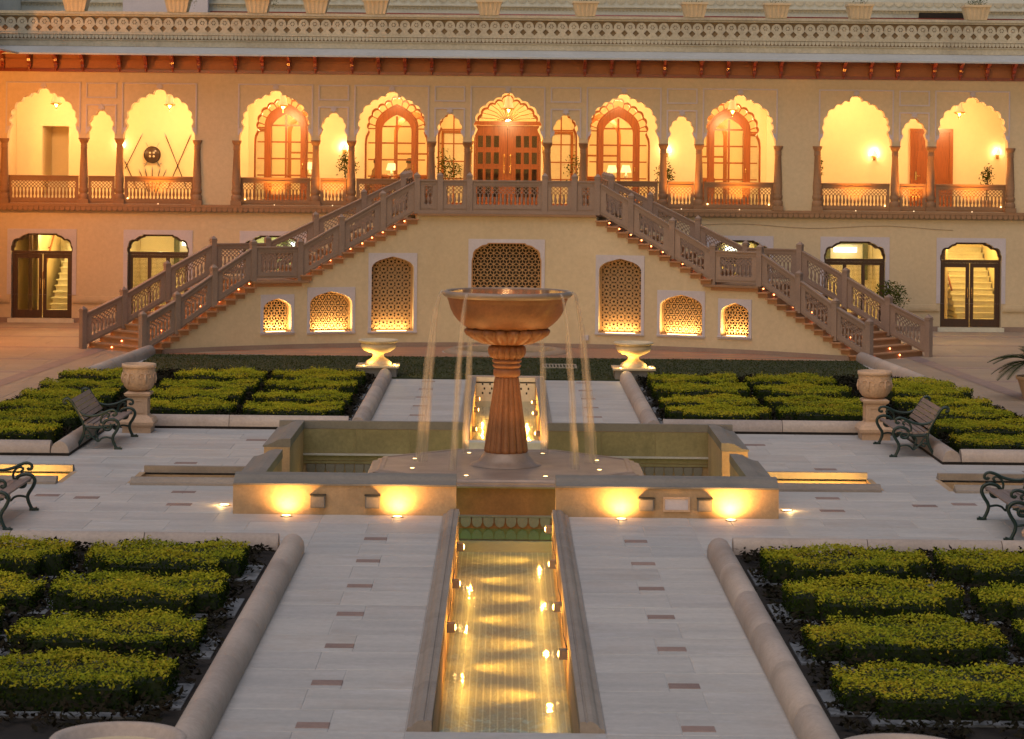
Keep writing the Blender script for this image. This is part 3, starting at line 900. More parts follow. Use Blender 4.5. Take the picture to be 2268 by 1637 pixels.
# ---- eave, brackets, parapet, upper terrace
mb = MB()
mb.add([(XL, YF - .02, 7.93), (XR, YF - .02, 7.93), (XR, YF - .95, 7.70), (XL, YF - .95, 7.70), (XL, YF - .95, 7.655), (XR, YF - .95, 7.655), (XR, YF - .02, 7.86), (XL, YF - .02, 7.86)],
       [(0, 3, 2, 1), (3, 4, 5, 2), (4, 7, 6, 5), (0, 1, 6, 7), (0, 7, 4, 3), (1, 2, 5, 6)])
mb.build('sloping_eave', MT['eave'], pal)
MB().box(XL, XR, YF - .02, YF + .36, 7.242, 7.85).build('bracket_zone', MT['redsoffit'], pal)
MB().box(XL, XR, YF - .06, YF + .0, 7.19, 7.28).build('red_beam', MT['redwood'], pal)
MB().box(XL, XR, YF - .05, YF + .0, 7.52, 7.56).build('bracket_rail', MT['redsoffit'], pal)
bp = [(.0, 7.30), (-.12, 7.30), (-.14, 7.34), (-.13, 7.40), (-.18, 7.42), (-.24, 7.48), (-.26, 7.55), (-.34, 7.57), (-.46, 7.62), (-.60, 7.68), (-.80, 7.70), (0, 7.84)]
mb = MB()
mb.prism([(y, z - 7.3) for y, z in bp], lambda u, v, w: (w - .045, u, v), .09)
mb.lathe([(0, -.10), (.018, -.075), (.03, -.05), (.02, -.03), (.042, -.01), (.042, .01), (.025, .03)], 8, at=(0, -.09, 0))
bme = mb.mesh('bracket', MT['redwood'])
for i in range(-5, 6):
    for dx in (-1.14, -.38, .38, 1.14):
        x = i * 2 * P + dx
        if XL + .1 < x < XR - .1: inst('eave_bracket', bme, pal, (x, YF - .062, 7.30))
MB().box(XL, XR, YF - .04, YF + .36, 7.932, 8.11).build('fascia', MT['parapet'], pal)
MB().box(XL, XR, YF - .07, YF + .36, 8.112, 8.135).build('fascia_fillet', MT['parapet'], pal)
MB().box(XL, XR, YF - .045, YF + .36, 8.137, 8.27).build('frieze_backing', MT['recess'], pal)
scales('scallop_frieze', MT['parapet'], pal, XL, XR, YF - .046, 8.14, 8.262, .1075, .03)
MB().box(XL, XR, YF - .09, YF + .36, 8.272, 8.315).build('parapet_base', MT['parapet'], pal)
MB().box(XL, XR, YF + .0, YF + .30, 8.317, 8.79).build('parapet_backing', MT['recess'], pal)
pw = .3227
def pan():
    h = .472; s = .05
    # right half outline, from bottom centre-right up: half stepped cross bitten out of each side
    rt = [(pw / 2 - .001, 0), (pw / 2 - .001, .045)]
    c = .135
    cross = [(.0, -.085), (-.025, -.085), (-.025, -.055), (-.055, -.055), (-.055, -.025), (-.082, -.025), (-.082, .025), (-.055, .025), (-.055, .055), (-.025, .055), (-.025, .085), (0, .085)]
    rt += [(pw / 2 - .001 + x, c + z) for x, z in cross]
    rt += [(pw / 2 - .001, .245)]
    # shoulder notch then round arch
    for i in range(9):
        a = i / 8 * math.pi / 2
        rt.append((.142 * math.cos(a), .30 + .142 * math.sin(a)))
    lt = [(-x, z) for x, z in rt[::-1]][1:]
    outer = rt + lt
    hol = []
    for i in range(6):
        a = i * math.pi / 3
        r0, r1 = .038, .066
        hol.append([(r0 * math.cos(a - .30), .31 + r0 * math.sin(a - .30)), (r1 * math.cos(a - .32), .31 + r1 * math.sin(a - .32)), (r1 * math.cos(a + .32), .31 + r1 * math.sin(a + .32)), (r0 * math.cos(a + .30), .31 + r0 * math.sin(a + .30))])
    return MB().plate(outer, hol, lambda u, v, w: (u, w, v), .045).mesh('parapet_panel', MT['parapet'])
pme = pan()
n = int((XR - XL) / pw)
for i in range(n): inst('parapet_panel', pme, pal, (XL + (i + .5) * pw, YF - .046, 8.317))
MB().box(XL, XR, YF - .07, YF + .36, 8.792, 8.85).box(XL, XR, YF - .12, YF + .42, 8.852, 8.93).build('parapet_ledge', MT['parapet'], pal)
YU = 76.5
MB().box(XL, XR, YF + .43, YU + .4, 8.70, 8.86).build('terrace_floor', MT['upper'], pal)
MB().box(XL, XR, YU, YU + .3, 8.862, 12.5).build('upper_wall', MT['upper'], pal)
MB().box(XL, XR, YU - .10, YU - .002, 9.40, 9.43).build('upper_fillet', MT['parapet'], pal)
scales('upper_scallops', MT['parapet'], pal, XL, XR, YU - .003, 9.30, 9.40, .1075, .03)
scales('upper_scallops', MT['parapet'], pal, XL, XR, YU - .003, 9.52, 9.66, .30, .03)
MB().box(-24, XL - .001, YU - 3.8, YU + .3, 8.862, 12.5).build('upper_wall', MT['upper'], pal)
MB().box(-11.6, -9.05, YU - .5, YU - .11, 8.862, 12.5).build('upper_pier', MT['lilac'], pal)
MB().tube([(-9.0, YU - .25, 9.13), (XR, YU - .25, 9.13)], .05, 8).build('water_pipe', MT['redwood'], pal)
MB().box(12.4, 13.9, YU - .15, YU - .004, 8.9, 9.35).build('vent_recess', MT['void'], pal)
MB().tube([(12.9, YU - .3, 9.08), (14.2, YU - .3, 9.02), (15.5, YU - .3, 9.1)], .06, 8).build('grey_duct', MT['steel'], pal)
# the left wing that returns towards the courtyard, just at the edge of the picture
wing = thing('palace_wing', 'side wing at far left edge with returning red eave', 'building', (-14.8, 66, 0))
MB().box(-15.4, -14.78, 56, YF - .003, 0, 8.9).build('wing_wall', MT['cream'], wing)
mb = MB()
mb.add([(-14.78, 56, 7.93), (-14.78, YF - .97, 7.93), (-13.85, YF - .97, 7.70), (-13.85, 56, 7.70), (-13.85, 56, 7.65), (-13.85, YF - .97, 7.65), (-14.78, YF - .97, 7.86), (-14.78, 56, 7.86)],
       [(0, 1, 2, 3), (3, 2, 5, 4), (4, 5, 6, 7), (1, 6, 5, 2), (0, 3, 4, 7)])
mb.build('sloping_eave', MT['eave'], wing)
for i in range(8):
    b = inst('eave_bracket', bme, wing, (-14.76, 71.0 - i * .76, 7.30), rot=(0, 0, R(90)))
MB().box(-14.78, -14.72, 56, YF - 1, 7.19, 7.28).build('red_beam', MT['redwood'], wing)
wl = MB().box(-14.77, -14.62, 68.35, 68.65, 5.5, 5.6).lathe([(.02, 0), (.10, .05), (.12, .25), (.03, .32)], 8, at=(-14.55, 68.5, 5.45)).build('wall_lantern', MT['lantern'], wing)
light('POINT', (-14.35, 68.5, 5.6), 430, (1, .34, .05), .15, wing, name='wing_lantern_light')
light('POINT', (-14.35, 64.0, 3.0), 200, (1, .34, .05), .15, wing, name='wing_lantern_light')
# ================================================================== GRAND STAIRCASE (two curved flights)
CY, R1, R2 = 52.84, 12.26, 14.92
RF, RB = R1 + .08, 14.75
T0, T1, T2, T3 = 44.6, 31.0, 25.0, 10.8
RH = FZ / 24
def pol(r, deg): a = R(deg); return (r * math.sin(a), CY + r * math.cos(a))
stair = thing('grand_staircase', 'curved double staircase of brown sandstone with pierced balustrades and jali niches', 'staircase', (0, 64, 0))
d1, d2 = (T0 - T1) / 11, (T2 - T3) / 11
def zline(t):
    t = abs(t)
    if t >= T0: return 0.
    if t >= T1: return (T0 - t) / (T0 - T1) * RH * 12
    if t >= T2: return RH * 12
    if t >= T3: return RH * 12 + (T2 - t) / (T2 - T3) * RH * 12
    return FZ
# wall profile in (s, z)
S = lambda deg: R1 * R(deg)
half = []
for i in range(1, 11): half += [(T0 - i * d1, i * RH if i else 0), (T0 - (i + 1) * d1, i * RH)]
half += [(T1, 11 * RH + .085), (T2, 11 * RH + .085)]
for j in range(11): half += [(T2 - j * d2, (12 + j) * RH), (T2 - (j + 1) * d2, (12 + j) * RH)]
half[0] = (half[0][0], half[0][1])
top = [(-S(t), z) for t, z in half] + [(S(t), z) for t, z in half[::-1]]
top[len(half) - 1] = (-S(T3), 23 * RH)
# lift the stretch under the top platform
k = len(half)
outer = [(top[0][0], 0)] + top[:k] + [(-S(T3), FZ - .06), (S(T3), FZ - .06)] + top[k:] + [(top[-1][0], 0)]
outer = densify(outer, .3)
def keel(cx, hw, z0, zs, tp):
    r = tp - zs
    h = [(hw, z0), (hw, zs), (hw * .985, zs + .2 * r), (hw * .93, zs + .38 * r), (hw * .82, zs + .55 * r), (hw * .62, zs + .72 * r), (hw * .3, zs + .88 * r), (0, tp)]
    return [(cx - x, z) for x, z in h] + [(cx + x, z) for x, z in h[-2::-1]]
def foiltop(cx, hw, z0, tp):
    h = [(hw, z0), (hw, tp - .45), (hw - .03, tp - .36), (hw - .035, tp - .26), (hw - .09, tp - .17), (hw - .16, tp - .14), (hw - .20, tp - .10), (hw - .28, tp - .06), (hw - .38, tp - .045), (hw - .42, tp)]
    return [(cx - x, z) for x, z in h] + [(cx + x, z) for x, z in h[::-1]]
niches = []
for sg in (-1, 1):
    niches += [(sg * 28.05, .375, .43, 1.0, 1.27, (.455, .35, 1.37), 'rhomb', .150), (sg * 21.3, .56, .41, 1.10, 1.43, (.635, .34, 1.535), 'kagome', .165), (sg * 13.75, .55, .40, 1.98, 2.31, (.635, .34, 2.40), 'star', .195)]
niches.append((0, .90, .40, None, 2.67, (.985, .32, 2.77), 'rhomb', .165))
def nich_poly(nc, g=0.):
    t, hw, z0, zs, tp, sur, pat, a = nc
    return foiltop(S(t), hw + g, z0 - g, tp + g) if zs is None else keel(S(t), hw + g, z0 - g, zs, tp + g)
arcm = lambda u, v, w: (*pol(R1 + w, math.degrees(u / R1)), v)
grid = []
ss = -9.3
while ss < 9.3:
    for z in [.1 + .45 * i for i in range(8)]:
        if inside((ss, z), outer): grid.append((ss, z))
    ss += .3
MB().plate(outer, [nich_poly(nc) for nc in niches], arcm, .34, grid).build('front_wall', MT['cream'], stair)
MB().plate(outer, [], lambda u, v, w: (*pol(R2 + w - .4, math.degrees(u / R1)), v), .06, grid).build('rear_wall', MT['cream'], stair)
pl = densify(rect(-S(T0 - d1), S(T0 - d1), 0, .11), .3)
MB().plate(pl, [], lambda u, v, w: arcm(u, v, w - .05), .048).build('plinth', MT['sand'], stair)

def jali(nc):
    t, hw, z0, zs, tp, sur, pat, a = nc
    poly = [(x - S(t), z) for x, z in nich_poly(nc, .02)]
    segs = []
    W, z1 = hw + .1, tp + .1
    if pat == 'rhomb':
        ny = int((z1 - z0) / (a * .866)) + 2; nx = int(W / a) + 2
        for j in range(-1, ny):
            for i in range(-nx, nx + 1):
                x, z = (i + (j % 2) * .5) * a, z0 + j * a * .866
                for q in range(6):
                    an = R(30 + 60 * q); segs.append((x, z, x + a / 1.732 * math.cos(an), z + a / 1.732 * math.sin(an)))
    elif pat == 'kagome':
        ny = int((z1 - z0) / (a * .866)) + 2; nx = int(W / a) + 2
        for j in range(-1, ny):
            for i in range(-nx, nx + 1):
                x, z = (i + (j % 2) * .5) * a, z0 + j * a * .866
                ring = [(x + a / 2 * math.cos(R(60 * q)), z + a / 2 * math.sin(R(60 * q))) for q in range(6)]
                for q in range(6): segs.append((*ring[q], *ring[(q + 1) % 6]))
                for q in range(3):
                    b = (x + a * .25 * math.cos(R(60 * q + 30)), z + a * .25 * math.sin(R(60 * q + 30)))
                    segs.append((2 * x - b[0], 2 * z - b[1], *b))
    else:
        ny = int((z1 - z0) / a) + 2; nx = int(W / a) + 2
        for j in range(-1, ny):
            for i in range(-nx, nx + 1):
                x, z = i * a, z0 + .02 + j * a
                ring = [(x + .36 * a * math.cos(R(45 * q + 22.5)), z + .36 * a * math.sin(R(45 * q + 22.5))) for q in range(8)]
                for q in range(8):
                    segs.append((*ring[q], *ring[(q + 1) % 8]))
                    r2 = (x + .17 * a * math.cos(R(45 * q)), z + .17 * a * math.sin(R(45 * q)))
                    segs.append((*r2, *ring[q])); segs.append((*r2, *ring[q - 1]))
                for q in range(4):
                    c = (x + a * .707 * math.cos(R(90 * q + 45)), z + a * .707 * math.sin(R(90 * q + 45)))
                    segs.append((*ring[(2 * q) % 8], *c)); segs.append((*ring[(2 * q + 1) % 8], *c))
                segs.append((x + .34 * a, z, x + .66 * a, z)); segs.append((x, z + .34 * a, x, z + .66 * a))
    seen = set(); mb = MB()
    o = pol(R1 + .17, t); tx, ty = math.cos(R(t)), -math.sin(R(t)); nx_, ny_ = math.sin(R(t)), math.cos(R(t))
    fm = lambda u, v, w: (o[0] + tx * u + nx_ * w, o[1] + ty * u + ny_ * w, v)
    th = .0085
    for x0, y0, x1, y1 in segs:
        if not (inside(((x0 + x1) / 2, (y0 + y1) / 2), poly) and (inside((x0, y0), poly) or inside((x1, y1), poly))): continue
        key = tuple(sorted(((round(x0, 3), round(y0, 3)), (round(x1, 3), round(y1, 3)))))
        if key in seen: continue
        seen.add(key)
        dx, dy = x1 - x0, y1 - y0; ln = math.hypot(dx, dy)
        if ln < .004: continue
        ax, ay = -dy / ln * th, dx / ln * th
        mb.prism([(x0 - ax, y0 - ay), (x1 - ax, y1 - ay), (x1 + ax, y1 + ay), (x0 + ax, y0 + ay)], fm, .035)
    nw = MB().plate(densify([(S(t) + u, v) for u, v in rect(-sur[0], sur[0], sur[1], sur[2])], .3), [nich_poly(nc, .002)], lambda u, v, w: arcm(u, v, w - .022), .021).build('jali_niche', MT['lilac'], stair)
    b = mb.build('jali_lattice', MT['jali'], nw)
    MB().plate([(x - S(t), z) for x, z in nich_poly(nc, .0)], [[(x - S(t), z) for x, z in nich_poly(nc, -.03)]], lambda u, v, w: fm(u, v, w - .015), .06).build('lattice_border', MT['jali'], nw)
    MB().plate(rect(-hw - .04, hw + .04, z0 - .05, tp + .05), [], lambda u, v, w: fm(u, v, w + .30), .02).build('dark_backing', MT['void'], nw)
    sl_ = MB().prism([(-sur[0] - .01, z0 - .035), (sur[0] + .01, z0 - .035), (sur[0] + .01, z0 - .003), (-sur[0] - .01, z0 - .003)], lambda u, v, w: fm(u, v, w - .23), .10).build('sill', MT['lilac'], nw)
    # lamp trough on the sill
    MB().prism([(-hw * .7, z0 + .002), (hw * .7, z0 + .002), (hw * .7, z0 + .014), (-hw * .7, z0 + .014)], lambda u, v, w: fm(u, v, w - .10), .03).build('sill_lamp', MT['lamp'], nw)
    p = fm(0, z0 + .04, -.10); q = fm(0, z0 + .70, -.02)
    light('AREA', p, 13 * hw / .4 if pat != 'star' else 10, (1, .62, .22), hw * 1.5, nw, q, name='sill_light', sy=.04)
for nc in niches: jali(nc)

def sector(mb, r0, r1, t0, t1, z0, z1):
    a = [pol(r0, t0), pol(r1, t0), pol(r1, t1), pol(r0, t1)]
    vs = [(x, y, z0) for x, y in a] + [(x, y, z1) for x, y in a]
    return mb.add(vs, [(0, 1, 2, 3), (7, 6, 5, 4), (0, 4, 5, 1), (1, 5, 6, 2), (2, 6, 7, 3), (3, 7, 4, 0)])
lens = MB().lathe([(0, -.02), (.014, -.014), (.02, 0), (.014, .014), (0, .02)], 8).mesh('stair_lamp', MT['ember'])
for sg in (-1, 1):
    def step(i, ta, tb, z):
        nose = .16
        sector(MB(), R1 - .02, R2 - .03, sg * ta, sg * (tb - .0), z, z + RH - .036).build('riser', MT['tread'], stair)
        sector(MB(), R1 - .11, R2, sg * (ta + nose), sg * (tb - .12), z + RH - .034, z + RH).build('tread', MT['tread'], stair)
    for i in range(11):
        step(i, T0 - i * d1, T0 - (i + 1) * d1, i * RH)
    for j in range(11):
        step(j, T2 - j * d2, T2 - (j + 1) * d2, (12 + j) * RH)
    mb = MB(); sector(mb, R1 - .02, R2 - .03, sg * T1, sg * (T1 + T2) / 2, 11 * RH, 12 * RH - .052); sector(mb, R1 - .02, R2 - .03, sg * (T1 + T2) / 2, sg * T2, 11 * RH, 12 * RH - .052)
    mb.build('riser', MT['tread'], stair)
    mb = MB(); sector(mb, R1 - .12, R2, sg * (T1 + .2), sg * (T1 + T2) / 2, 12 * RH - .05, 12 * RH); sector(mb, R1 - .12, R2, sg * (T1 + T2) / 2, sg * (T2 - .9), 12 * RH - .05, 12 * RH)
    mb.build('half_landing', MT['sand2'], stair)
    # riser lamps
    for i in range(23):
        t = T0 - i * d1 if i < 12 else T2 - (i - 12) * d2
        fr = [.22, .62] if i in (0, 1) else ([.3] if i % 2 else [.12]) if i < 11 else ([.10] if i % 3 else [.06])
        if i in (3, 6): fr = fr + [.55]
        for q in fr:
            x, y = pol(R1 + (R2 - R1) * q, sg * (t + .06))
            inst('riser_lamp', lens, stair, (x, y, i * RH + .075))
# top platform and bridge to the gallery
arc = [pol(R1 - .12, t) for t in [-T3 + i * T3 / 6 for i in range(13)]]
poly = arc + [(2.95, 67.4), (2.95, YF - .142), (-2.95, YF - .142), (-2.95, 67.4)]
MB().prism(poly, lambda u, v, w: (u, v, FZ - .058 + w), .056).build('top_platform', MT['sand2'], stair)
MB().box(-2.8, 2.8, 66.2, YF - .15, 0, FZ - .06).build('platform_body', MT['cream'], stair)

# balusters, posts
mb = MB()
mb.box(-.072, .072, -.072, .072, 0, .93)
mb.box(-.085, .085, -.085, .085, .93, .955)
mb.add([(-.07, -.07, .955), (.07, -.07, .955), (.07, .07, .955), (-.07, .07, .955), (-.078, -.078, .985), (.078, -.078, .985), (.078, .078, .985), (-.078, .078, .985), (0, 0, 1.07)],
       [(0, 1, 5, 4), (1, 2, 6, 5), (2, 3, 7, 6), (3, 0, 4, 7), (4, 5, 8), (5, 6, 8), (6, 7, 8), (7, 4, 8)])
postm = mb.mesh('newel_post', MT['sand'])
PT = [45.7, 41.0, 36.1, 31.0, 25.1, 20.0, 14.95, 10.85]
def post(x, y, z, rz, ext=0.): 
    inst('newel_post', postm, stair, (x, y, z - .04), rz, (1, 1, 1))
def run(r, ts, sg, zf=None):
    for i, t in enumerate(ts):
        x, y = pol(r, sg * t)
        z = zline(t) if zf is None else zf
        post(x, y, z + (.06 if .5 < z < FZ - .1 and abs(z - RH * 12) > .05 else .04 if z > .1 else .04), -sg * R(t))
    for a, b in zip(ts[:-1], ts[1:]):
        p, q = Vector(pol(r, sg * a)), Vector(pol(r, sg * b))
        za = (zline(a) if zf is None else zf) + .07; zb = (zline(b) if zf is None else zf) + .07
        d = (q - p); L = d.length; d.normalize()
        sl = (zb - za) / L
        p2, q2 = p + d * .074, q - d * .074
        za, zb = za + sl * .074, zb - sl * .074
        if sg > 0: p2, q2, za, zb = q2, p2, zb, za
        rail_panel('balustrade_panel', stair, p2, q2, za, zb, h=.76, mat='sand', lo=.16, hi=.13, side=.13, pitch=.108) if False else \
        rail_panel('balustrade_panel', stair, (p2 if sg < 0 else p2), q2, za, zb, h=.76, mat='sand', lo=.16, hi=.13, side=.13, pitch=.108)
for sg in (-1, 1):
    run(RF, PT, sg)
    run(RB, PT, sg)
    # side of the bridge
    x0, y0 = pol(RB, sg * PT[-1]); 
    ys = [y0, 68.9, 70.6, YF - .1]
    for y in ys[1:]: post(x0, y, FZ + .04, 0)
    for a, b in zip(ys[:-1], ys[1:]): rail_panel('balustrade_panel', stair, (x0, a + .075), (x0, b - .075), FZ + .07, FZ + .07, h=.76, side=.13, lo=.16, hi=.13, pitch=.108)
tt = [math.degrees(math.asin(x / RF)) for x in (-2.324, -1.73, -.97, .97, 1.73, 2.324)]
for t in tt[1:-1]:
    x, y = pol(RF, t); post(x, y, FZ + .04, -R(t))
for a, b in zip(tt[:-1], tt[1:]):
    p, q = Vector(pol(RF, a)), Vector(pol(RF, b)); d = (q - p).normalized()
    rail_panel('balustrade_panel', stair, p + d * .074, q - d * .074, FZ + .07, FZ + .07, h=.76, side=.10, lo=.16, hi=.13, pitch=.1075)
# solid base strip under the platform railing
MB().prism([pol(R1 + .01, t) for t in [-T3 + i * T3 / 6 for i in range(13)]] + [pol(R1 + .15, t) for t in [T3 - i * T3 / 6 for i in range(13)]], lambda u, v, w: (u, v, FZ - .001 + w), .075).build('railing_base', MT['sand'], stair)
# small grey junction box on the wall
x, y = pol(R1 - .03, 9.6)
MB().obox((x, y, .27), (math.cos(R(9.6)), -math.sin(R(9.6)), 0), (math.sin(R(9.6)), math.cos(R(9.6)), 0), (0, 0, 1), .085, .03, .065).build('junction_box', MT['lilac'], stair)
# ================================================================== GROUND, PAVING, WATER
PC = 38.5                       # fountain centre (Y)
CH = .64                        # half width of every channel
YN, YE = 21.8, 55.2             # ends of the main channel
hole = [(-CH, YN), (CH, YN), (CH, 35.2), (3.37, 35.2), (3.37, PC - CH), (5.62, PC - CH), (5.62, PC + CH), (3.37, PC + CH), (3.37, 41.8), (CH, 41.8), (CH, YE),
        (-CH, YE), (-CH, 41.8), (-3.37, 41.8), (-3.37, PC + CH), (-5.62, PC + CH), (-5.62, PC - CH), (-3.37, PC - CH), (-3.37, 35.2), (-CH, 35.2)]
holes = [hole, rect(6.68, 12.0, PC - CH, PC + CH), rect(-12.0, -6.68, PC - CH, PC + CH)]
circ = [(1.28 * math.cos(a), 63.45 + 1.28 * math.sin(a)) for a in [2 * math.pi * i / 32 for i in range(32)]]
ground = MB().plate(rect(-160, 160, -120, 200), holes + [circ], lambda u, v, w: (u, v, -.006 - w), .03).build('ground', MT['joint'])
ground['kind'] = 'structure'

paving = MB().box(-.86, .86, 14, YN - .001, -.03, 0).build('paving', MT['pave']); paving['kind'] = 'structure'
slabs = {}
def slab(x0, x1, y0, y1, mat='pave', name='paving_slab', top=0., parent=None, g=.0035):
    w_, h_ = round(x1 - x0 - 2 * g, 3), round(y1 - y0 - 2 * g, 3)
    if w_ < .05 or h_ < .05: return
    key = (w_, h_, mat)
    if key not in slabs:
        slabs[key] = MB().cbox(-w_ / 2, w_ / 2, -h_ / 2, h_ / 2, -.03, 0, .006).mesh(name, MT[mat])
    inst(name, slabs[key], parent or paving, ((x0 + x1) / 2, (y0 + y1) / 2, top + random.uniform(-.0012, .0012)))
def field(x0, x1, y0, y1, w_, h_, mat='pave', stag=True, parent=None, name='paving_slab'):
    ny = max(1, round((y1 - y0) / h_)); hh = (y1 - y0) / ny
    for j in range(ny):
        xs = [x0]; x = x0 + (w_ * (.45 + .3 * ((j * 7) % 3) / 2) if stag and j % 2 else w_)
        while x < x1 - .35: xs.append(x); x += w_ * random.choice((.85, 1, 1.15))
        xs.append(x1)
        for a, b in zip(xs[:-1], xs[1:]): slab(a, b, y0 + j * hh, y0 + (j + 1) * hh, mat, name, parent=parent)
for sg in (-1, 1):
    def m(x0, x1): return (x0, x1) if sg > 0 else (-x1, -x0)
    def path(y0, y1):
        n = round((y1 - y0) / .885); hh = (y1 - y0) / n
        for j in range(n):
            c = 1.53 if j % 2 else 1.83
            slab(*m(.862, c), y0 + j * hh, y0 + (j + 1) * hh); slab(*m(c, 2.5), y0 + j * hh, y0 + (j + 1) * hh)
    path(17.4, 34.84); path(45.31, 55.4)
    field(*m(2.5, 9.5), 31.62, 34.84, 1.25, .81); field(*m(3.77, 9.5), 34.86, 37.6, 1.2, .91)
    field(*m(5.66, 6.64), 37.6, 39.4, .9, .9); field(*m(3.77, 9.5), 39.4, 41.08, 1.25, .84)
    field(*m(3.77, 7.1), 41.1, 42.2, 1.2, 1.1); field(*m(.862, 7.1), 42.22, 45.3, 1.25, .77)
    ys = [22.0 + 1.77 * i for i in range(7)] + [46.2 + 1.77 * i for i in range(6)]
    for y in ys: slab(*m(1.53, 1.83), y - .115, y + .115, 'redpave', 'red_inlay', .005)
    for (x, y) in ((4.6, 35.6), (4.7, 36.9), (5.1, 40.3), (6.6, 36.4), (8.2, 36.6), (8.4, 40.2), (4.3, 43.6), (6.0, 36.2)):
        slab(*m(x - .18, x + .18), y - .12, y + .12, 'redpave', 'red_inlay', .005)
# side courts with red sandstone bands
court = MB().box(-15, 15, 72.302, YF - .05, -.03, 0).build('court_paving', MT['warmpave']); court['kind'] = 'structure'
for sg in (-1, 1):
    def m(x0, x1): return (x0, x1) if sg > 0 else (-x1, -x0)
    field(*m(8.3, 14.9), 61.9, 72.3, 1.7, 1.3, 'warmpave', True, court); field(*m(8.75, 14.9), 44, 61.9, 1.7, 1.6, 'warmpave', True, court)
    MB().add([(sg * 9.9, 63.4, .006), (sg * 10.3, 63.4, .006), (sg * 11.42, 46, .006), (sg * 11.02, 46, .006)], [(0, 1, 2, 3) if sg < 0 else (3, 2, 1, 0)]).build('red_band', MT['redpave'], court)
    for y in (56.4, 59.9, 63.5, 67.1, 70.4):
        slab(*m(10.45 if y < 63 else 10.0, 14.9), y - .12, y + .12, 'redpave', 'red_band', .007, court)
MB().box(7.2, 8.0, 48, 48.1, -.03, -.02).build('drain_cover', MT['black'], court)
# terracotta rays round the little circular pool
ray = MB().box(-.1, .1, 61.36, 61.4, -.03, -.013).build('ray_paving', MT['terracotta']); ray['kind'] = 'structure'
def reach(a):
    dx, dy = math.cos(a), math.sin(a)
    best = 14.
    if dy < -1e-4: best = min(best, (61.34 - 63.45) / dy)
    # inside of arc of radius R1 about (0, CY)
    oy = 63.45 - CY; b = oy * dy; c = oy * oy - (R1 - .02) ** 2
    best = min(best, -b + math.sqrt(max(0, b * b - c)))
    return best
N = 112
for i in range(N):
    a0, a1 = 2 * math.pi * i / N, 2 * math.pi * (i + .94) / N
    r0, r1 = reach(a0), reach(a1)
    if min(r0, r1) < 1.62: continue
    q = [(1.6 * math.cos(a0), 1.6 * math.sin(a0)), (r0 * math.cos(a0), r0 * math.sin(a0)), (r1 * math.cos(a1), r1 * math.sin(a1)), (1.6 * math.cos(a1), 1.6 * math.sin(a1))]
    MB().prism([(x, 63.45 + y) for x, y in q], lambda u, v, w: (u, v, -.02 + w), .02).build('paving_ray', MT['terracotta'] if i % 2 else MT['warmpave'], ray)
cp = thing('circular_pool', 'small round pale pool at the foot of the staircase wall', 'pool', (0, 63.45, 0))
mb = MB(); mb.lathe([(1.22, -.25), (1.22, .05), (1.25, .08), (1.40, .08), (1.46, .06), (1.56, .02), (1.56, -.02)], 48, at=(0, 63.45, 0), cap=False); mb.build('rim', MT['warmpave'], cp)
MB().lathe([(0, -.25), (1.23, -.25)], 32, at=(0, 63.45, 0), cap=False).build('pool_floor', MT['warmpave'], cp)
MB().lathe([(0, -.06), (1.22, -.06)], 32, at=(0, 63.45, 0), cap=False).build('water_surface', MT['water'], cp)
for a in (200, 250, 300, 345): inst('pool_lamp', lens, cp, (1.12 * math.cos(R(a)), 63.45 + 1.12 * math.sin(R(a)), .0), scale=(1.5, 1.5, 1.5))
light('POINT', (0, 63.3, .10), 4, (1, .85, .3), .2, cp, name='pool_light')

# ---- sunken fountain pool
pool = thing('fountain_pool', 'square sunken pool with sandstone walls around the fountain', 'pool', (0, PC, 0))
def wallseg(p0, p1, name='pool_wall'):
    """outer edge runs p0->p1, inside of the pool to the left"""
    p0, p1 = Vector(p0), Vector(p1); d = (p1 - p0); L = d.length; d.normalize(); n = Vector((-d.y, d.x))
    fm = lambda u, v, w: (*(p0 + d * w + n * u), v)
    wl = MB().prism(rect(0, .40, -1.0, .40), fm, L).build(name, MT['pit'], pool)
    cp_ = [(-.02, .402), (-.02, .425), (.05, .435), (.13, .465), (.21, .512), (.29, .53), (.41, .53), (.41, .402)]
    e0 = .0
    MB().prism(cp_, lambda u, v, w: fm(u, v, w), L).build('coping', MT['coping'], wl)
    return wl
W0, W1, G = 3.75, 3.75, .685
y0, y1 = PC - W0, PC + W0
fl = wallseg((-W1, y0), (-G, y0)); frt = wallseg((G, y0), (W1, y0))
wallseg((W1, y0 + .401), (W1, PC - G)); wallseg((W1, PC + G), (W1, y1 - .401))
wallseg((W1, y1), (G, y1)); wallseg((-G, y1), (-W1, y1))
wallseg((-W1, y1 - .401), (-W1, PC + G)); wallseg((-W1, PC - G), (-W1, y0 + .401))
MB().box(-3.36, 3.36, y0 + .40, y1 - .40, -1.0, -.95).build('pool_floor', MT['pit'], pool)
scales('scale_frieze', MT['coping'], pool, -3.3, 3.3, y1 - .402, -.36, -.18, .16, .03)
MB().box(-3.34, -.7, y1 - .43, y1 - .401, -.17, -.13).box(.7, 3.34, y1 - .43, y1 - .401, -.17, -.13).build('frieze_fillet', MT['moss_dim'], pool)
# upright slab joints on the far inner wall
for sg in (-1, 1):
    for i in range(3):
        a = .70 + i * .89
        x0, x1 = sorted((sg * a, sg * (a + .886)))
        MB().box(x0, x1, y1 - .415, y1 - .4005, -.12, .395).build('wall_slab', MT['moss_dim'], pool)
WZ = -.43
pw_ = MB().add([(-3.35, 35.5, WZ), (3.35, 35.5, WZ), (3.35, y1 - .4, WZ), (-3.35, y1 - .4, WZ)], [(0, 1, 2, 3)]).build('pool_water', MT['poolwater']); pw_['kind'] = 'structure'
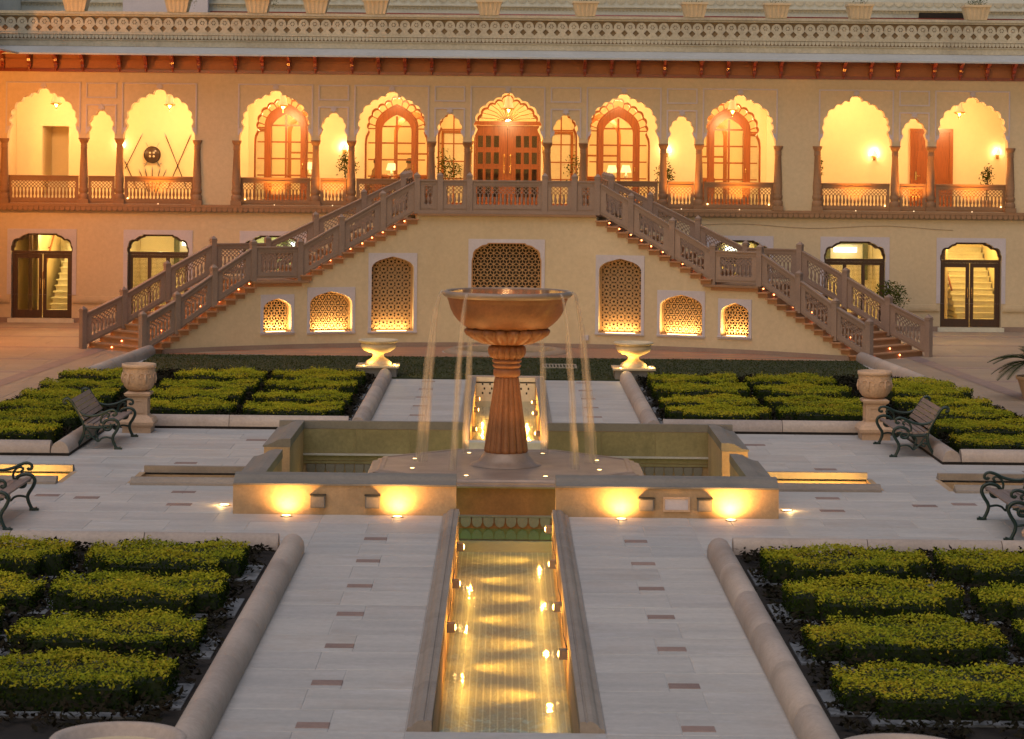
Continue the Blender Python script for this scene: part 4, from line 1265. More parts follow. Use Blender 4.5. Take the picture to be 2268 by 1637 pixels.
# wall boxes and access panel on the front walls
for x, wl in ((-2.58, fl), (-1.83, fl), (1.93, frt), (2.73, frt)):
    b = MB().box(x - .10, x + .10, y0 - .07, y0 - .002, .10, .27).build('wall_box', MT['coping'], wl)
    MB().box(x - .085, x + .085, y0 - .078, y0 - .071, .115, .255).build('box_cover', MT['chkerb'], b)
    MB().box(x - .11, x + .11, y0 - .085, y0 - .002, .272, .285).build('box_hood', MT['black'], b)
MB().plate(rect(2.16, 2.53, .09, .29), [rect(2.185, 2.505, .115, .265)], lambda u, v, w: (u, y0 - .03 + w, v), .028).build('panel_frame', MT['urn'], frt)
MB().box(2.186, 2.504, y0 - .018, y0 - .002, .116, .264).build('access_panel', MT['lilac'], frt)

# ---- fountain
fo = thing('fountain', 'tall red sandstone fountain with wide bowl on fluted stem over octagonal slab', 'fountain', (0, PC, 0))
mb = MB(); k8 = 1 / math.cos(math.pi / 8)
mb.lathe([(1.98 * k8, -1.0), (1.98 * k8, .156)], 8, at=(0, PC, 0), a0=math.pi / 8); mb.sm = [False] * len(mb.f); mb.build('pedestal', MT['fount'], fo)
mb = MB(); mb.lathe([(a * k8, z) for a, z in [(1.985, -.275), (2.01, -.265), (2.01, -.245), (1.985, -.235)]], 8, at=(0, PC, 0), a0=math.pi / 8, cap=False); mb.sm = [False] * len(mb.f); mb.build('pedestal_fillet', MT['coping'], fo)
mb = MB()
for i in range(8):
    a = math.pi / 8 + i * math.pi / 4 + math.pi / 8
    ex = Vector((-math.sin(a), math.cos(a))); c = Vector((math.cos(a), math.sin(a))) * 1.981
    for j in range(10):
        u0 = (j - 5) * .164
        pl = [(u0 + .008, -.27), (u0 + .008, -.34), (u0 + .03, -.39), (u0 + .082, -.415), (u0 + .134, -.39), (u0 + .156, -.34), (u0 + .156, -.27)]
        mb.prism(pl, lambda u, v, w: (c.x + ex.x * u + math.cos(a) * w, PC + c.y + ex.y * u + math.sin(a) * w, v), .03)
mb.build('scale_frieze', MT['coping'], fo)
mb = MB(); mb.lathe([(a * k8, z) for a, z in [(1.9, .158), (2.06, .16), (2.07, .185), (2.03, .195), (1.99, .20), (1.985, .225), (1.93, .235), (1.90, .262), (1.84, .266), (1.82, .25), (1.6, .248)]], 8, at=(0, PC, 0), a0=math.pi / 8, cap=True)
mb.sm = [False] * len(mb.f); mb.build('octagonal_slab', MT['fountslab'], fo)
cz = lambda y: .25 + (1433 - y) * .001975
cr = lambda r: r * .001975
mb = MB(); mb.lathe([(cr(r), cz(y)) for r, y in [(275, 1432), (268, 1424), (225, 1408), (205, 1390), (188, 1366), (172, 1346), (168, 1335)]], 40, at=(0, PC, 0)); mb.build('base_flare', MT['fountslab'], fo)
mb = MB(); nfl = 16
mb.lathe([(cr(r), cz(y)) for r, y in [(160, 1336), (166, 1325), (165, 1310), (92, 770), (90, 758), (80, 752)]], 128, at=(0, PC, 0), fl=lambda a, j, z: .86 + .16 * math.sqrt(abs(math.cos(nfl * a / 2))))
mb.build('fluted_stem', MT['fount'], fo)
mb = MB(); mb.lathe([(cr(r), cz(y)) for r, y in [(84, 757), (100, 748), (104, 730), (104, 705), (98, 692), (88, 688), (100, 684), (110, 672), (110, 662), (98, 655), (96, 650), (108, 645), (114, 636), (112, 626), (100, 620), (100, 616)]], 40, at=(0, PC, 0)); mb.build('neck_ring', MT['fount'], fo)
mb = MB(); mb.lathe([(cr(r), cz(y)) for r, y in [(100, 618), (124, 602), (138, 580), (142, 550), (138, 528), (128, 516), (100, 512), (100, 500)]], 96, at=(0, PC, 0), fl=lambda a, j, z: (.84 + .20 * math.sqrt(abs(math.cos(16 * a / 2)))) if j < 6 else 1); mb.build('capital', MT['fount'], fo)
mb = MB(); mb.lathe([(cr(r), cz(y)) for r, y in [(120, 506), (180, 500), (215, 488), (265, 462), (305, 434), (320, 408), (318, 392), (305, 382), (250, 380)]], 128, at=(0, PC, 0), fl=lambda a, j, z: (.80 + .24 * math.sqrt(abs(math.cos(18 * a / 2)))) if j > 0 else 1); mb.build('gadroon_ring', MT['fount'], fo)
mb = MB(); mb.lathe([(cr(r), cz(y)) for r, y in [(250, 384), (315, 376), (350, 350), (385, 318), (415, 280), (438, 235), (452, 190), (458, 165), (464, 160), (464, 148), (470, 142)]], 64, at=(0, PC, 0), cap=False); mb.build('bowl', MT['fount'], fo)
mb = MB(); mb.lathe([(cr(r), cz(y)) for r, y in [(458, 146), (480, 140), (498, 126), (502, 112), (498, 100), (485, 92), (470, 92), (462, 104), (455, 140), (300, 200), (0, 210)]], 64, at=(0, PC, 0), cap=False); mb.build('bowl_rim', MT['fountslab'], fo)
MB().lathe([(0, cz(98)), (cr(466), cz(98))], 64, at=(0, PC, 0), cap=False).build('bowl_water', MT['calm'], fo)
random.seed(5)
for q, ang in enumerate((0, 62, 118, 180, 232, 322)):
    mb = MB()
    for s_ in range(5 if ang in (0, 180) else 3):
        a = R(ang) + random.uniform(-.04, .04)
        pts = []; rs = []
        out = random.uniform(.22, .38)
        for i in range(15):
            t = i / 14
            r = cr(498) + out * t
            z = cz(104) + .012 - (cz(104) - .27) * t * t
            pts.append((r * math.cos(a), PC + r * math.sin(a), z)); rs.append((.012 + .03 * t) * random.uniform(.7, 1.3))
        mb.tube(pts, rs, 8, cap=False)
    mb.build('water_jet', MT['stream'], fo)
puck = MB().lathe([(.036, 0), (.044, .002), (.044, .006), (.034, .008)], 14).mesh('slab_lamp', MT['steel'])
plens = MB().lathe([(0, .0105), (.028, .010), (.033, .0085)], 14, cap=False).mesh('lamp_lens', MT['lamp'])
for i in range(8):
    a = math.pi / 8 + i * math.pi / 4
    x, y = 1.52 * math.cos(a), PC + 1.52 * math.sin(a)
    p = inst('slab_lamp', puck, fo, (x, y, .25)); inst('lamp_lens', plens, p, (x, y, .25))
    light('SPOT', (x, y, .285), 30, (1, .50, .15), .03, fo, (.72 * math.cos(a), PC + .72 * math.sin(a), 2.3), 95, .7, 'slab_light')
# underwater lamps, green in the pool
for x, y in ((-2.6, 36.1), (2.6, 36.1), (-2.6, 40.7), (2.6, 40.7), (-1.0, 35.55), (1.0, 35.55), (-1.2, 41.0), (1.2, 41.0)):
    p = inst('pool_lamp', puck, pool, (x, y, -.95)); light('POINT', (x, y, -.30 if abs(x) > 1.1 or y > 40 else -.22), 2.0 if y > 40 else 4, (.95, .72, .22) if abs(x) > 1.1 or y > 40 else (.45, .9, .2), .08, pool, name='pool_light')

# ---- channels
kp = [(0, -.02), (0, .095), (.045, .10), (.052, .088), (.066, .088), (.073, .10), (.115, .095), (.15, .072), (.175, .04), (.215, .028), (.222, -.02)]
def channel(name, label, p0, p1, floor, ends=(True, True), wall='pit', kerb='chkerb', tile='tile', step=1.55):
    """p0->p1 centre line"""
    p0, p1 = Vector(p0), Vector(p1); d = p1 - p0; L = d.length; d.normalize(); n = Vector((-d.y, d.x))
    c = thing(name, label, 'water channel', (p0.x, p0.y, 0), 'water channels')
    for sg in (-1, 1):
        k = max(1, round(L / step)); h = L / k
        fm = lambda u, v, w: (*(p0 + d * w + n * (sg * (CH + u))), v)
        for i in range(k): MB().prism(kp, lambda u, v, w: fm(u, v, i * h + .003 + w), h - .006).build('kerb_stone', MT[kerb], c)
        MB().prism(rect(-.0, .05, floor, -.021), fm, L).build('channel_wall', MT[wall], c)
    q = [p0 + n * CH, p0 - n * CH, p1 - n * CH, p1 + n * CH]
    MB().add([(a.x, a.y, floor) for a in q], [(0, 1, 2, 3)]).build('channel_floor', MT[tile], c)
    for e, p in zip(ends, (p0, p1)):
        if e:
            s_ = -1 if p is p0 else 1
            MB().prism(rect(-CH, CH, floor, -.002), lambda u, v, w: (*(p + n * u + d * (s_ * w)), v), .06).build('end_wall', MT[wall], c)
    return c
chn = channel('water_channel', 'long lit water channel running from the pool to the foreground', (0, YN), (0, y0 - .001), -.60, (True, False))
chf = channel('water_channel', 'far lit water channel behind the fountain stem', (0, y1 + .001), (0, YE), -.56, (False, False))
chr_ = channel('water_channel', 'short glowing channel right of the pool', (W1 + .001, PC), (5.60, PC), -.30, (False, False), tile='urnpale')
chl = channel('water_channel', 'short dim channel left of the pool', (-W1 - .001, PC), (-5.60, PC), -.30, (False, False), tile='pit')
cho = channel('water_channel', 'glowing channel at left edge beside the bench', (-6.70, PC), (-12, PC), -.30, (False, False), tile='urnpale')
cho2 = channel('water_channel', 'dim channel at right edge beside the bench', (6.70, PC), (12, PC), -.30, (False, False), tile='pit')
for c, x in ((chr_, 5.60), (chl, -5.60), (cho, -6.70), (cho2, 6.70)):
    s_ = 1 if x > 0 else -1
    if abs(x) > 6: s_ = -s_
    MB().prism([(0, -.30), (.02 * s_, -.30), (.10 * s_, -.002), (0, -.002)] if s_ > 0 else [(0, -.30), (0, -.002), (.10 * s_, -.002), (.02 * s_, -.30)], lambda u, v, w: (x - .02 * s_ + u, PC - CH + w, v), 2 * CH).build('end_wall', MT['pit'], c)
for nm, a, b in (('channel_water', YN, 35.498), ('channel_water', y1 - .4, YE)):
    o = MB().add([(-CH, a, WZ - .001), (CH, a, WZ - .001), (CH, b, WZ - .001), (-CH, b, WZ - .001)], [(0, 1, 2, 3)]).build(nm, MT['water']); o['kind'] = 'structure'
MB().box(-.68, .68, y0, 35.5, -.64, -.601).build('channel_floor', MT['tile'], chn)
MB().box(-.68, .68, 35.44, 35.5, -.60, -.45).build('tile_edge', MT['tile'], chn)
# bed under the first metre beyond the pool wall, sill of the far channel and its pierced end wall
MB().box(-.68, .68, y1 - .40, y1 + .12, -.6, .06).box(-.68, .68, y1 - .34, y1 + .04, .062, .19).build('sill_block', MT['marble'], chf)
MB().plate(rect(-CH, CH, -.56, .09), [rect(-.52 + i * .16 + (.04 if j % 2 else 0), -.485 + i * .16 + (.04 if j % 2 else 0), -.28 + j * .1, -.23 + j * .1) for i in range(7) for j in range(3)], lambda u, v, w: (u, YE + w, v), .03).build('end_wall', MT['marble'], chf)
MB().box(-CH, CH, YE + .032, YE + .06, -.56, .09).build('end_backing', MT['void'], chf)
MB().box(-CH - .2, CH + .2, YE + .061, YE + .25, -.1, .11).build('end_coping', MT['kerb'], chf)
# lamps on the channel walls
cbox = MB().box(-.045, .045, -.05, .05, -.05, .05).mesh('channel_lamp', MT['coping'])
clens = MB().lathe([(0, .012), (.026, .008), (.032, 0)], 12, cap=False).mesh('lamp_lens', MT['lamp'])
def chlamp(c, sg, y, z=-.17, power=26):
    x = sg * (CH - .045)
    b = inst('channel_lamp', cbox, c, (x, y, z))
    l1 = inst('lamp_lens', clens, b, (x - sg * .046, y, z), rot=(0, -sg * R(90), 0))
    light('POINT', (x - sg * .13, y, z + .02), power * .36, (1, .43, .06), .006, c, name='channel_light')
    light('SPOT', (x - sg * .10, y, z + .02), power * 2.8, (1, .43, .06), .02, c, (-sg * .16, y, -.6), 84, 1.0, 'channel_light')
for y in (34.75, 31.8, 28.8, 26.1): chlamp(chn, 1, y)
for y in (33.1, 30.3, 27.5): chlamp(chn, -1, y)
for y in (46.6, 50.2, 52.4): chlamp(chf, 1, y, power=46); chlamp(chf, -1, y + .6, power=46)
MB().tube([(CH - .01, y, -.10 - .12 * abs(math.sin((y - 26.1) * 1.06))) for y in [26.1 + i * .3 for i in range(29)]], .006, 5).build('lamp_cable', MT['black'], chn)
MB().tube([(-CH + .01, y, -.10 - .12 * abs(math.sin((y - 27.5) * 1.06))) for y in [27.5 + i * .3 for i in range(19)]], .006, 5).build('lamp_cable', MT['black'], chn)
for c, x, s_ in ((chr_, 5.45, -1), (cho, -6.85, -1)):
    inst('channel_lamp', cbox, c, (x, PC - .45, -.22)); inst('lamp_lens', clens, c, (x, PC - .45, -.165), scale=(1.5, 1.5, 1.5))
    light('SPOT', (x, PC - .42, -.12), 60, (1, .60, .12), .04, c, (x + s_ * 1.6, PC + .6, -.15), 150, .8, 'channel_light')
    for q in (.35, 1.1, 1.75, 2.6, 3.4):
        if s_ * q + x > 3.9 or x < 0: light('POINT', (x + s_ * q, PC - .5, -.06), 26, (1, .60, .12), .05, c, name='channel_light')

# ---- ground uplights
ring = MB().lathe([(.075, 0), (.085, .006), (.085, .010), (.062, .014)], 18).mesh('uplight', MT['steel'])
rl = MB().lathe([(0, .017), (.055, .016), (.061, .0145)], 16, cap=False).mesh('uplight_lens', MT['lamp'])
UPL = [(-3.0, y0 - .19, 'leftmost ground uplight washing the front pool wall', (0, .085)), (-1.48, y0 - .19, 'ground uplight left of the channel on the front pool wall', (0, .085)),
       (1.58, y0 - .19, 'ground uplight right of the channel on the front pool wall', (0, .085)), (3.08, y0 - .19, 'rightmost bright ground uplight washing the front pool wall', (0, .085)),
       (-3.95, 35.55, 'ground uplight beside left outer corner of the pool', (.1, 0)), (3.95, 35.55, 'ground uplight beside right outer corner of the pool', (-.1, 0))]
for i, (x, y, lab, (ax, ay)) in enumerate(UPL):
    u = inst('ground_uplight', ring, None, (x, y, .0)); tag(u, lab, 'uplight', 'ground uplights round the pool')
    inst('uplight_lens', rl, u, (x, y, 0))
    light('SPOT', (x, y, .05), [42, 42, 52, 66, 14, 14][i], (1, .50, .12), .05, u, (x + ax * 2.2, y + ay * 2.2, .40), 165, 1.0, 'uplight_beam')
    if i < 4: light('POINT', (x, y + .02, .055), 1.0, (1, .55, .16), .03, u, name='uplight_glow')
    else: light('POINT', (x + (-.05 if x < 0 else .05), y, .05), 2.6, (1, .62, .2), .03, u, name='uplight_glow')
# ================================================================== GARDEN BEDS
random.seed(21)
kprof = [(-.145, -.01), (-.15, .07), (-.135, .14), (-.10, .195), (-.05, .228), (0, .238), (.05, .228), (.10, .195), (.135, .14), (.15, .07), (.145, -.01)]
def kerb_run(parent, pts, stone=1.9, round_end=False):
    for (a, b) in zip(pts[:-1], pts[1:]):
        a, b = Vector(a), Vector(b); d = b - a; L = d.length; d.normalize(); n = Vector((-d.y, d.x))
        k = max(1, round(L / stone)); h = L / k
        for i in range(k):
            mb = MB(); mb.smooth = True
            e0, e1 = a + d * (i * h + .003), a + d * ((i + 1) * h - .003)
            nn = len(kprof)
            rows = [(e0 + d * .002, 0.982), (e0 + d * .014, 1.), (e1 - d * .014, 1.), (e1 - d * .002, .982)]
            vs = [(*(p + n * (u * s_)), v * s_) for p, s_ in rows for u, v in kprof]
            fs = []
            for r in range(3):
                for j in range(nn - 1): fs.append((r * nn + j, r * nn + j + 1, (r + 1) * nn + j + 1, (r + 1) * nn + j))
            mb.add(vs, fs); mb.smooth = False
            mb.add(vs[:nn], [tuple(range(nn))]); mb.add(vs[-nn:], [tuple(range(nn))[::-1]])
            mb.build('kerb_stone', MT['kerb'], parent)

# hedge blocks
def hedge_mesh(seed, n=2300):
    rnd = random.Random(seed)
    H = .25
    pl = [(-.66, -.75), (.66, -.75), (.66, -.44), (.93, -.44), (.93, .44), (.66, .44), (.66, .75), (-.66, .75), (-.66, .44), (-.93, .44), (-.93, -.44), (-.66, -.44)]
    ph = [rnd.uniform(0, 6.3) for _ in range(6)]
    def bump(x, y): return .030 * math.sin(3.1 * x + ph[0]) * math.sin(3.7 * y + ph[1]) + .018 * math.sin(7 * x + ph[2] + 2 * y) + .016 * math.sin(8 * y + ph[3] + x)
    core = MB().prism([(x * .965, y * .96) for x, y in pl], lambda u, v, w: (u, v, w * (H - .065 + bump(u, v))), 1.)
    lf = MB()
    def leaf(p, nrm, s):
        t = Vector((rnd.gauss(0, 1), rnd.gauss(0, 1), rnd.gauss(0, 1)))
        nn = (Vector(nrm) + t * (.42 if nrm[2] > .5 else .6)).normalized()
        a = nn.cross(Vector((rnd.gauss(0, 1), rnd.gauss(0, 1), rnd.gauss(0, 1)))).normalized(); b = nn.cross(a)
        p = Vector(p)
        lf.cur = 0 if rnd.random() < ((p.z / H) ** 1.5 if nrm[2] > .5 else .16 * (p.z / H) ** 3) else 1  # sides take mostly the dark leaf, so their shade is in the colour
        lf.add([p - a * s, p - b * s * .5, p + a * s, p + b * s * .5], [(0, 1, 2, 3)])
    area = 1.32 * 1.5 + .54 * .88
    for _ in range(int(area * n)):
        while True:
            x, y = rnd.uniform(-.95, .95), rnd.uniform(-.77, .77)
            if inside((x, y), pl) or (rnd.random() < .5 and inside((x * .97, y * .97), pl)): break
        z = H + bump(x, y) + rnd.gauss(0, .014) - (.02 if rnd.random() < .4 else 0)
        leaf((x, y, z), (0, 0, 1), rnd.uniform(.014, .026))
    for _ in range(90):
        x, y = rnd.uniform(-.93, .93), rnd.uniform(-.75, .75)
        if inside((x, y), pl):
            for q in range(6): leaf((x + rnd.gauss(0, .02), y + rnd.gauss(0, .02), H + bump(x, y) + .012 * q), (0, 0, 1), rnd.uniform(.012, .022))
    for i in range(len(pl)):
        a, b = Vector(pl[i]), Vector(pl[(i + 1) % len(pl)]); d = b - a; L = d.length; d.normalize(); nr = Vector((d.y, -d.x))
        for _ in range(int(L * H * n * .6)):
            q = a + d * rnd.uniform(0, L) + nr * rnd.gauss(.0, .014); z = rnd.uniform(.0, H + .015)
            leaf((q.x, q.y, z + bump(q.x, q.y) * z / H), (nr.x, nr.y, .15), rnd.uniform(.014, .026))
    return core.mesh('hedge_core', MT['core']), lf.mesh('hedge_foliage', [MT['hedge'], MT['hedge_shade']])
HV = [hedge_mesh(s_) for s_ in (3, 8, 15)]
edge = MB().plate([(x * 1.16, y * 1.18) for x, y in [(-.66, -.75), (.66, -.75), (.66, -.44), (.93, -.44), (.93, .44), (.66, .44), (.66, .75), (-.66, .75), (-.66, .44), (-.93, .44), (-.93, -.44), (-.66, -.44)]],
                  [[(-.62, -.71), (.62, -.71), (.62, -.40), (.89, -.40), (.89, .40), (.62, .40), (.62, .71), (-.62, .71), (-.62, .40), (-.89, .40), (-.89, -.40), (-.62, -.40)]], lambda u, v, w: (u, v, w), .02).mesh('edging_stone', MT['stripstone'])
hc = 0
ordn = ['first', 'second', 'third', 'fourth', 'fifth', 'sixth']
def hedge(x, y, lab, grp, bed):
    global hc
    o = thing('hedge', lab, 'hedge', (x, y, .05), grp, rz=(hc % 2) * math.pi)
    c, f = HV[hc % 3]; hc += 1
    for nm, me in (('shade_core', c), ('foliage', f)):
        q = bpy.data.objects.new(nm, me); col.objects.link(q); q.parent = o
    o.scale = (random.uniform(.95, 1.03), random.uniform(.90, .98), random.uniform(.88, 1.1))
    inst('edging_stone', edge, bed, (x, y, .045 + random.uniform(0, .003)))
    return (x, y)
def cover(bed, poly, hs, n, seed):
    """dark low plants between the hedges"""
    rnd = random.Random(seed); mb = MB()
    xs = [p[0] for p in poly]; ys = [p[1] for p in poly]
    def occupied(x, y):
        for hx, hy in hs:
            dx, dy = abs(x - hx), abs(y - hy)
            if (dx < .70 and dy < .79) or (dx < .97 and dy < .47): return True
        return False
    c = 0; tries = 0
    while c < n and tries < n * 6:
        tries += 1
        x, y = rnd.uniform(min(xs), max(xs)), rnd.uniform(min(ys), max(ys))
        if not inside((x, y), poly) or occupied(x, y): continue
        if math.sin(x * 5.1 + seed) * math.sin(y * 4.3) > .72: continue
        hgt = .05 + .13 * abs(math.sin(x * 3.3 + 1.1 * seed) * math.sin(y * 2.6 + .7)) + rnd.uniform(0, .06)
        for _ in range(3):
            nn = Vector((rnd.gauss(0, .6), rnd.gauss(0, .6), 1)).normalized()
            a = nn.cross(Vector((rnd.gauss(0, 1), rnd.gauss(0, 1), rnd.gauss(0, 1)))).normalized(); b = nn.cross(a)
            s_ = rnd.uniform(.026, .055); p = Vector((x + rnd.gauss(0, .04), y + rnd.gauss(0, .04), .05 + hgt * rnd.uniform(.35, 1)))
            mb.add([p - a * s_, p - b * s_ * .45, p + a * s_, p + b * s_ * .45], [(0, 1, 2, 3)])
        c += 1
    o = mb.build('groundcover', MT['dusk_leaf']); tag(o, None, None, None, 'stuff')
    return o
for sg in (-1, 1):
    side = 'left' if sg < 0 else 'right'
    mir = lambda pts: [(sg * x, y) for x, y in pts] if sg > 0 else [(sg * x, y) for x, y in pts][::-1]
    # near bed
    poly = mir([(2.6, 16), (9.6, 16), (9.6, 31.5), (2.6, 31.5)])
    bed = MB().prism(poly, lambda u, v, w: (u, v, .0 + w), .045).build('planting_bed', MT['soil']); bed['kind'] = 'structure'
    kb = thing('bed_kerb', 'rounded buff stone kerb around the %s foreground hedge bed' % side, 'kerb', (sg * 2.65, 31.4, 0), 'kerbs round the hedge beds')
    kerb_run(kb, [(sg * 2.65, 16.3), (sg * 2.65, 31.46)]); kerb_run(kb, [(sg * 2.82, 31.47), (sg * 9.5, 31.47)])
    hs = []
    rows = [29.55, 27.3, 25.1, 22.85, 20.6]
    rn = ['farthest row', 'second row from the back', 'third row from the back', 'nearest full row', 'row cut by the lower edge']
    for c, x in enumerate((3.95, 6.0)):
        for r, y in enumerate(rows):
            if c == 1 and r > 2: continue
            if r == 4: continue
            if sg < 0: lab = 'clipped hedge block in left foreground bed, %s, %s' % (rn[r], 'beside the path kerb' if c == 0 else 'at the picture edge')
            else: lab = 'clipped hedge block in right foreground bed, %s, %s' % (rn[r], 'beside the path kerb' if c == 0 else 'at the picture edge')
            hs.append(hedge(sg * x, y, lab, 'clipped hedge blocks', bed))
    hs2 = hs + [(sg * 3.95, 20.6), (sg * 6.0, 22.85)]
    cover(bed, mir([(2.9, 16), (9.5, 16), (9.5, 31.2), (2.9, 31.2)]), hs2, 11000, 1.7 + sg)
    # far bed
    poly = mir([(2.6, 45.3), (7.1, 45.3), (7.1, 41.1), (10.75, 41.1), (8.95, 55.6), (2.6, 55.6)])
    bed = MB().prism(poly, lambda u, v, w: (u, v, .0 + w), .045).build('planting_bed', MT['soil']); bed['kind'] = 'structure'
    kb = thing('bed_kerb', 'rounded buff stone kerb around the %s far hedge bed' % side, 'kerb', (sg * 2.65, 45.45, 0), 'kerbs round the hedge beds')
    kerb_run(kb, [(sg * 2.65, 55.5), (sg * 2.65, 45.30)]); kerb_run(kb, [(sg * 2.82, 45.45), (sg * 7.1, 45.45)]); kerb_run(kb, [(sg * 7.25, 45.3), (sg * 7.25, 41.1)]); kerb_run(kb, [(sg * 7.41, 41.25), (sg * 10.8, 41.25)])
    kerb_run(kb, [(sg * 8.66, 61.5), (sg * 9.1, 54.9)])
    hs = []
    cn = ['beside the central path', 'beside the carved planter']
    for c, x in enumerate((3.92, 5.97)):
        for r, y in enumerate((46.75, 48.85, 50.95, 53.05)):
            hs.append(hedge(sg * x, y, 'clipped hedge block in %s far bed, %s row from the front, %s' % (side, ordn[r], cn[c]), 'clipped hedge blocks', bed))
    for r, y in enumerate((42.5, 44.6, 46.75, 48.85, 50.95, 53.05)):
        hs.append(hedge(sg * 8.42, y, 'clipped hedge block behind the %s bench, %s row from the front' % (side, ordn[r]), 'clipped hedge blocks', bed))
    cover(bed, mir([(2.9, 45.72), (7.52, 45.72), (7.52, 41.55), (10.5, 41.55), (8.75, 55.4), (2.9, 55.4)]), hs, 9000, 4.1 + sg)
    # urn pedestals and urns at the end of the path
lawn = MB().prism([(-8.5, 55.61), (8.5, 55.61), (8.5, 61.3), (-8.5, 61.3)], lambda u, v, w: (u, v, -.005 + w), .03)
# leave the far channel end clear
lawn = MB().plate([(-8.5, 55.66), (8.5, 55.66), (8.5, 61.33), (-8.5, 61.33)], [], lambda u, v, w: (u, v, .03 - w), .035).build('lawn', MT['lawnbase']); lawn['kind'] = 'structure'
rnd = random.Random(4); mb = MB()
for _ in range(26000):
    x, y = rnd.uniform(-8.5, 8.5), rnd.uniform(55.64, 61.36)
    a = rnd.uniform(0, 6.3); s_ = rnd.uniform(.008, .016); h = rnd.uniform(.012, .03)
    mb.add([(x - s_ * math.cos(a), y - s_ * math.sin(a), .028), (x + s_ * math.cos(a), y + s_ * math.sin(a), .028), (x + rnd.gauss(0, .02), y + rnd.gauss(0, .02), .03 + h)], [(0, 1, 2)])
o = mb.build('grass', MT['lawn']); o['kind'] = 'stuff'
g = thing('lawn_grating', 'small grey metal grating set in the lawn', 'grating', (1.25, 58.9, .03))
mb = MB(); mb.box(.85, 1.65, 58.4, 58.45, .03, .055).box(.85, 1.65, 59.3, 59.35, .03, .055).box(.85, .9, 58.451, 59.299, .03, .055).box(1.6, 1.65, 58.451, 59.299, .03, .055); mb.build('frame', MT['steel'], g)
for i in range(9): MB().box(.93 + i * .075, .965 + i * .075, 58.451, 59.299, .035, .05).build('bar', MT['steel'], g)

# ================================================================== BENCHES
def bez(pts, n=6):
    """smooth curve through control points (Catmull-Rom)"""
    out = []
    P_ = [Vector(pts[0])] + [Vector(p) for p in pts] + [Vector(pts[-1])]
    for i in range(1, len(P_) - 2):
        a, b, c, d = P_[i - 1:i + 3]
        for k in range(n):
            t = k / n
            out.append(.5 * ((2 * b) + (c - a) * t + (2 * a - 5 * b + 4 * c - d) * t * t + (3 * b - a - 3 * c + d) * t ** 3))
    out.append(P_[-2])
    return out
def bench(label, x, y, rz):
    t = thing('garden_bench', label, 'bench', (x, y, 0), 'garden benches', rz)
    L = .93
    for s_ in (-1, 1):
        mb = MB()
        def cv(pts, r, n=7): mb.tube([(p[0], s_ * L, p[1]) for p in bez([(a, b, 0) for a, b in pts], 6)] if False else [(p.x, s_ * L, p.y) for p in bez([Vector((a, b)) for a, b in pts], 6)], r, n)
        cv([(-.40, .015), (-.36, .02), (-.30, .08), (-.23, .22), (-.21, .36), (-.27, .52), (-.37, .70), (-.44, .80), (-.50, .835), (-.55, .81), (-.55, .77), (-.51, .76)], .026)
        cv([(.40, .03), (.36, .015), (.32, .03), (.27, .14), (.27, .22), (.33, .32), (.36, .40), (.33, .47), (.24, .50), (.14, .47), (.10, .40), (.14, .33), (.21, .33), (.23, .38), (.20, .41)], .026)
        cv([(-.34, .64), (-.24, .57), (-.10, .55), (.05, .58), (.16, .63), (.25, .655), (.31, .63), (.32, .585), (.28, .565), (.26, .59)], .022)
        cv([(.08, .40), (.06, .48), (.09, .56), (.15, .60), (.20, .57), (.17, .53)], .017)
        cv([(-.22, .37), (-.05, .36), (.10, .37), (.30, .42)], .022)
        cv([(-.25, .20), (-.14, .24), (-.06, .19), (.02, .13), (.08, .18), (.16, .20), (.27, .18)], .016)
        cv([(-.22, .36), (-.14, .30), (-.10, .22), (-.16, .18), (-.18, .23)], .014)
        cv([(.02, .36), (-.03, .28), (.01, .20), (.02, .12)], .014)
        mb.box(-.44, -.34, s_ * L - .022, s_ * L + .022, 0, .03); mb.box(.29, .42, s_ * L - .022, s_ * L + .022, 0, .03)
        mb.build('cast_iron_end', MT['iron'], t, local=True)
    for i in range(6):
        u = -.20 + i * .095; z = .39 + .012 * abs(i - 2.2) * .8 + (.01 if i == 5 else 0)
        mb = MB(); mb.cbox(u - .04, u + .04, -L - .02, L + .02, z, z + .028, .006); mb.build('seat_slat', MT['slat'], t, local=True)
    for i in range(5):
        f = .12 + i * .19
        p = Vector((-.24 - .235 * f * 1.0 , 0, .50 + .30 * f)) if False else Vector((-.225 - .25 * f, 0, .47 + .36 * f))
        mb = MB(); mb.obox(p + Vector((.02, 0, 0)), (-.57, 0, .82), (0, 1, 0), (.82, 0, .57), .037, L + .02, .013); mb.build('back_slat', MT['slat'], t, local=True)
    mb = MB(); mb.tube([(-.05, -L, .20), (-.05, L, .20)], .012, 6); mb.build('stretcher', MT['iron'], t, local=True)
    return t
bench('green cast iron bench with wooden slats before left far hedges', -6.80, 42.98, 0)
bench('green cast iron bench with wooden slats before right far hedges', 6.80, 42.98, math.pi)
bench('nearer green iron bench cut off by the left picture edge', -6.86, 33.95, 0)
bench('nearer green iron bench cut off by the right picture edge', 6.92, 33.95, math.pi)

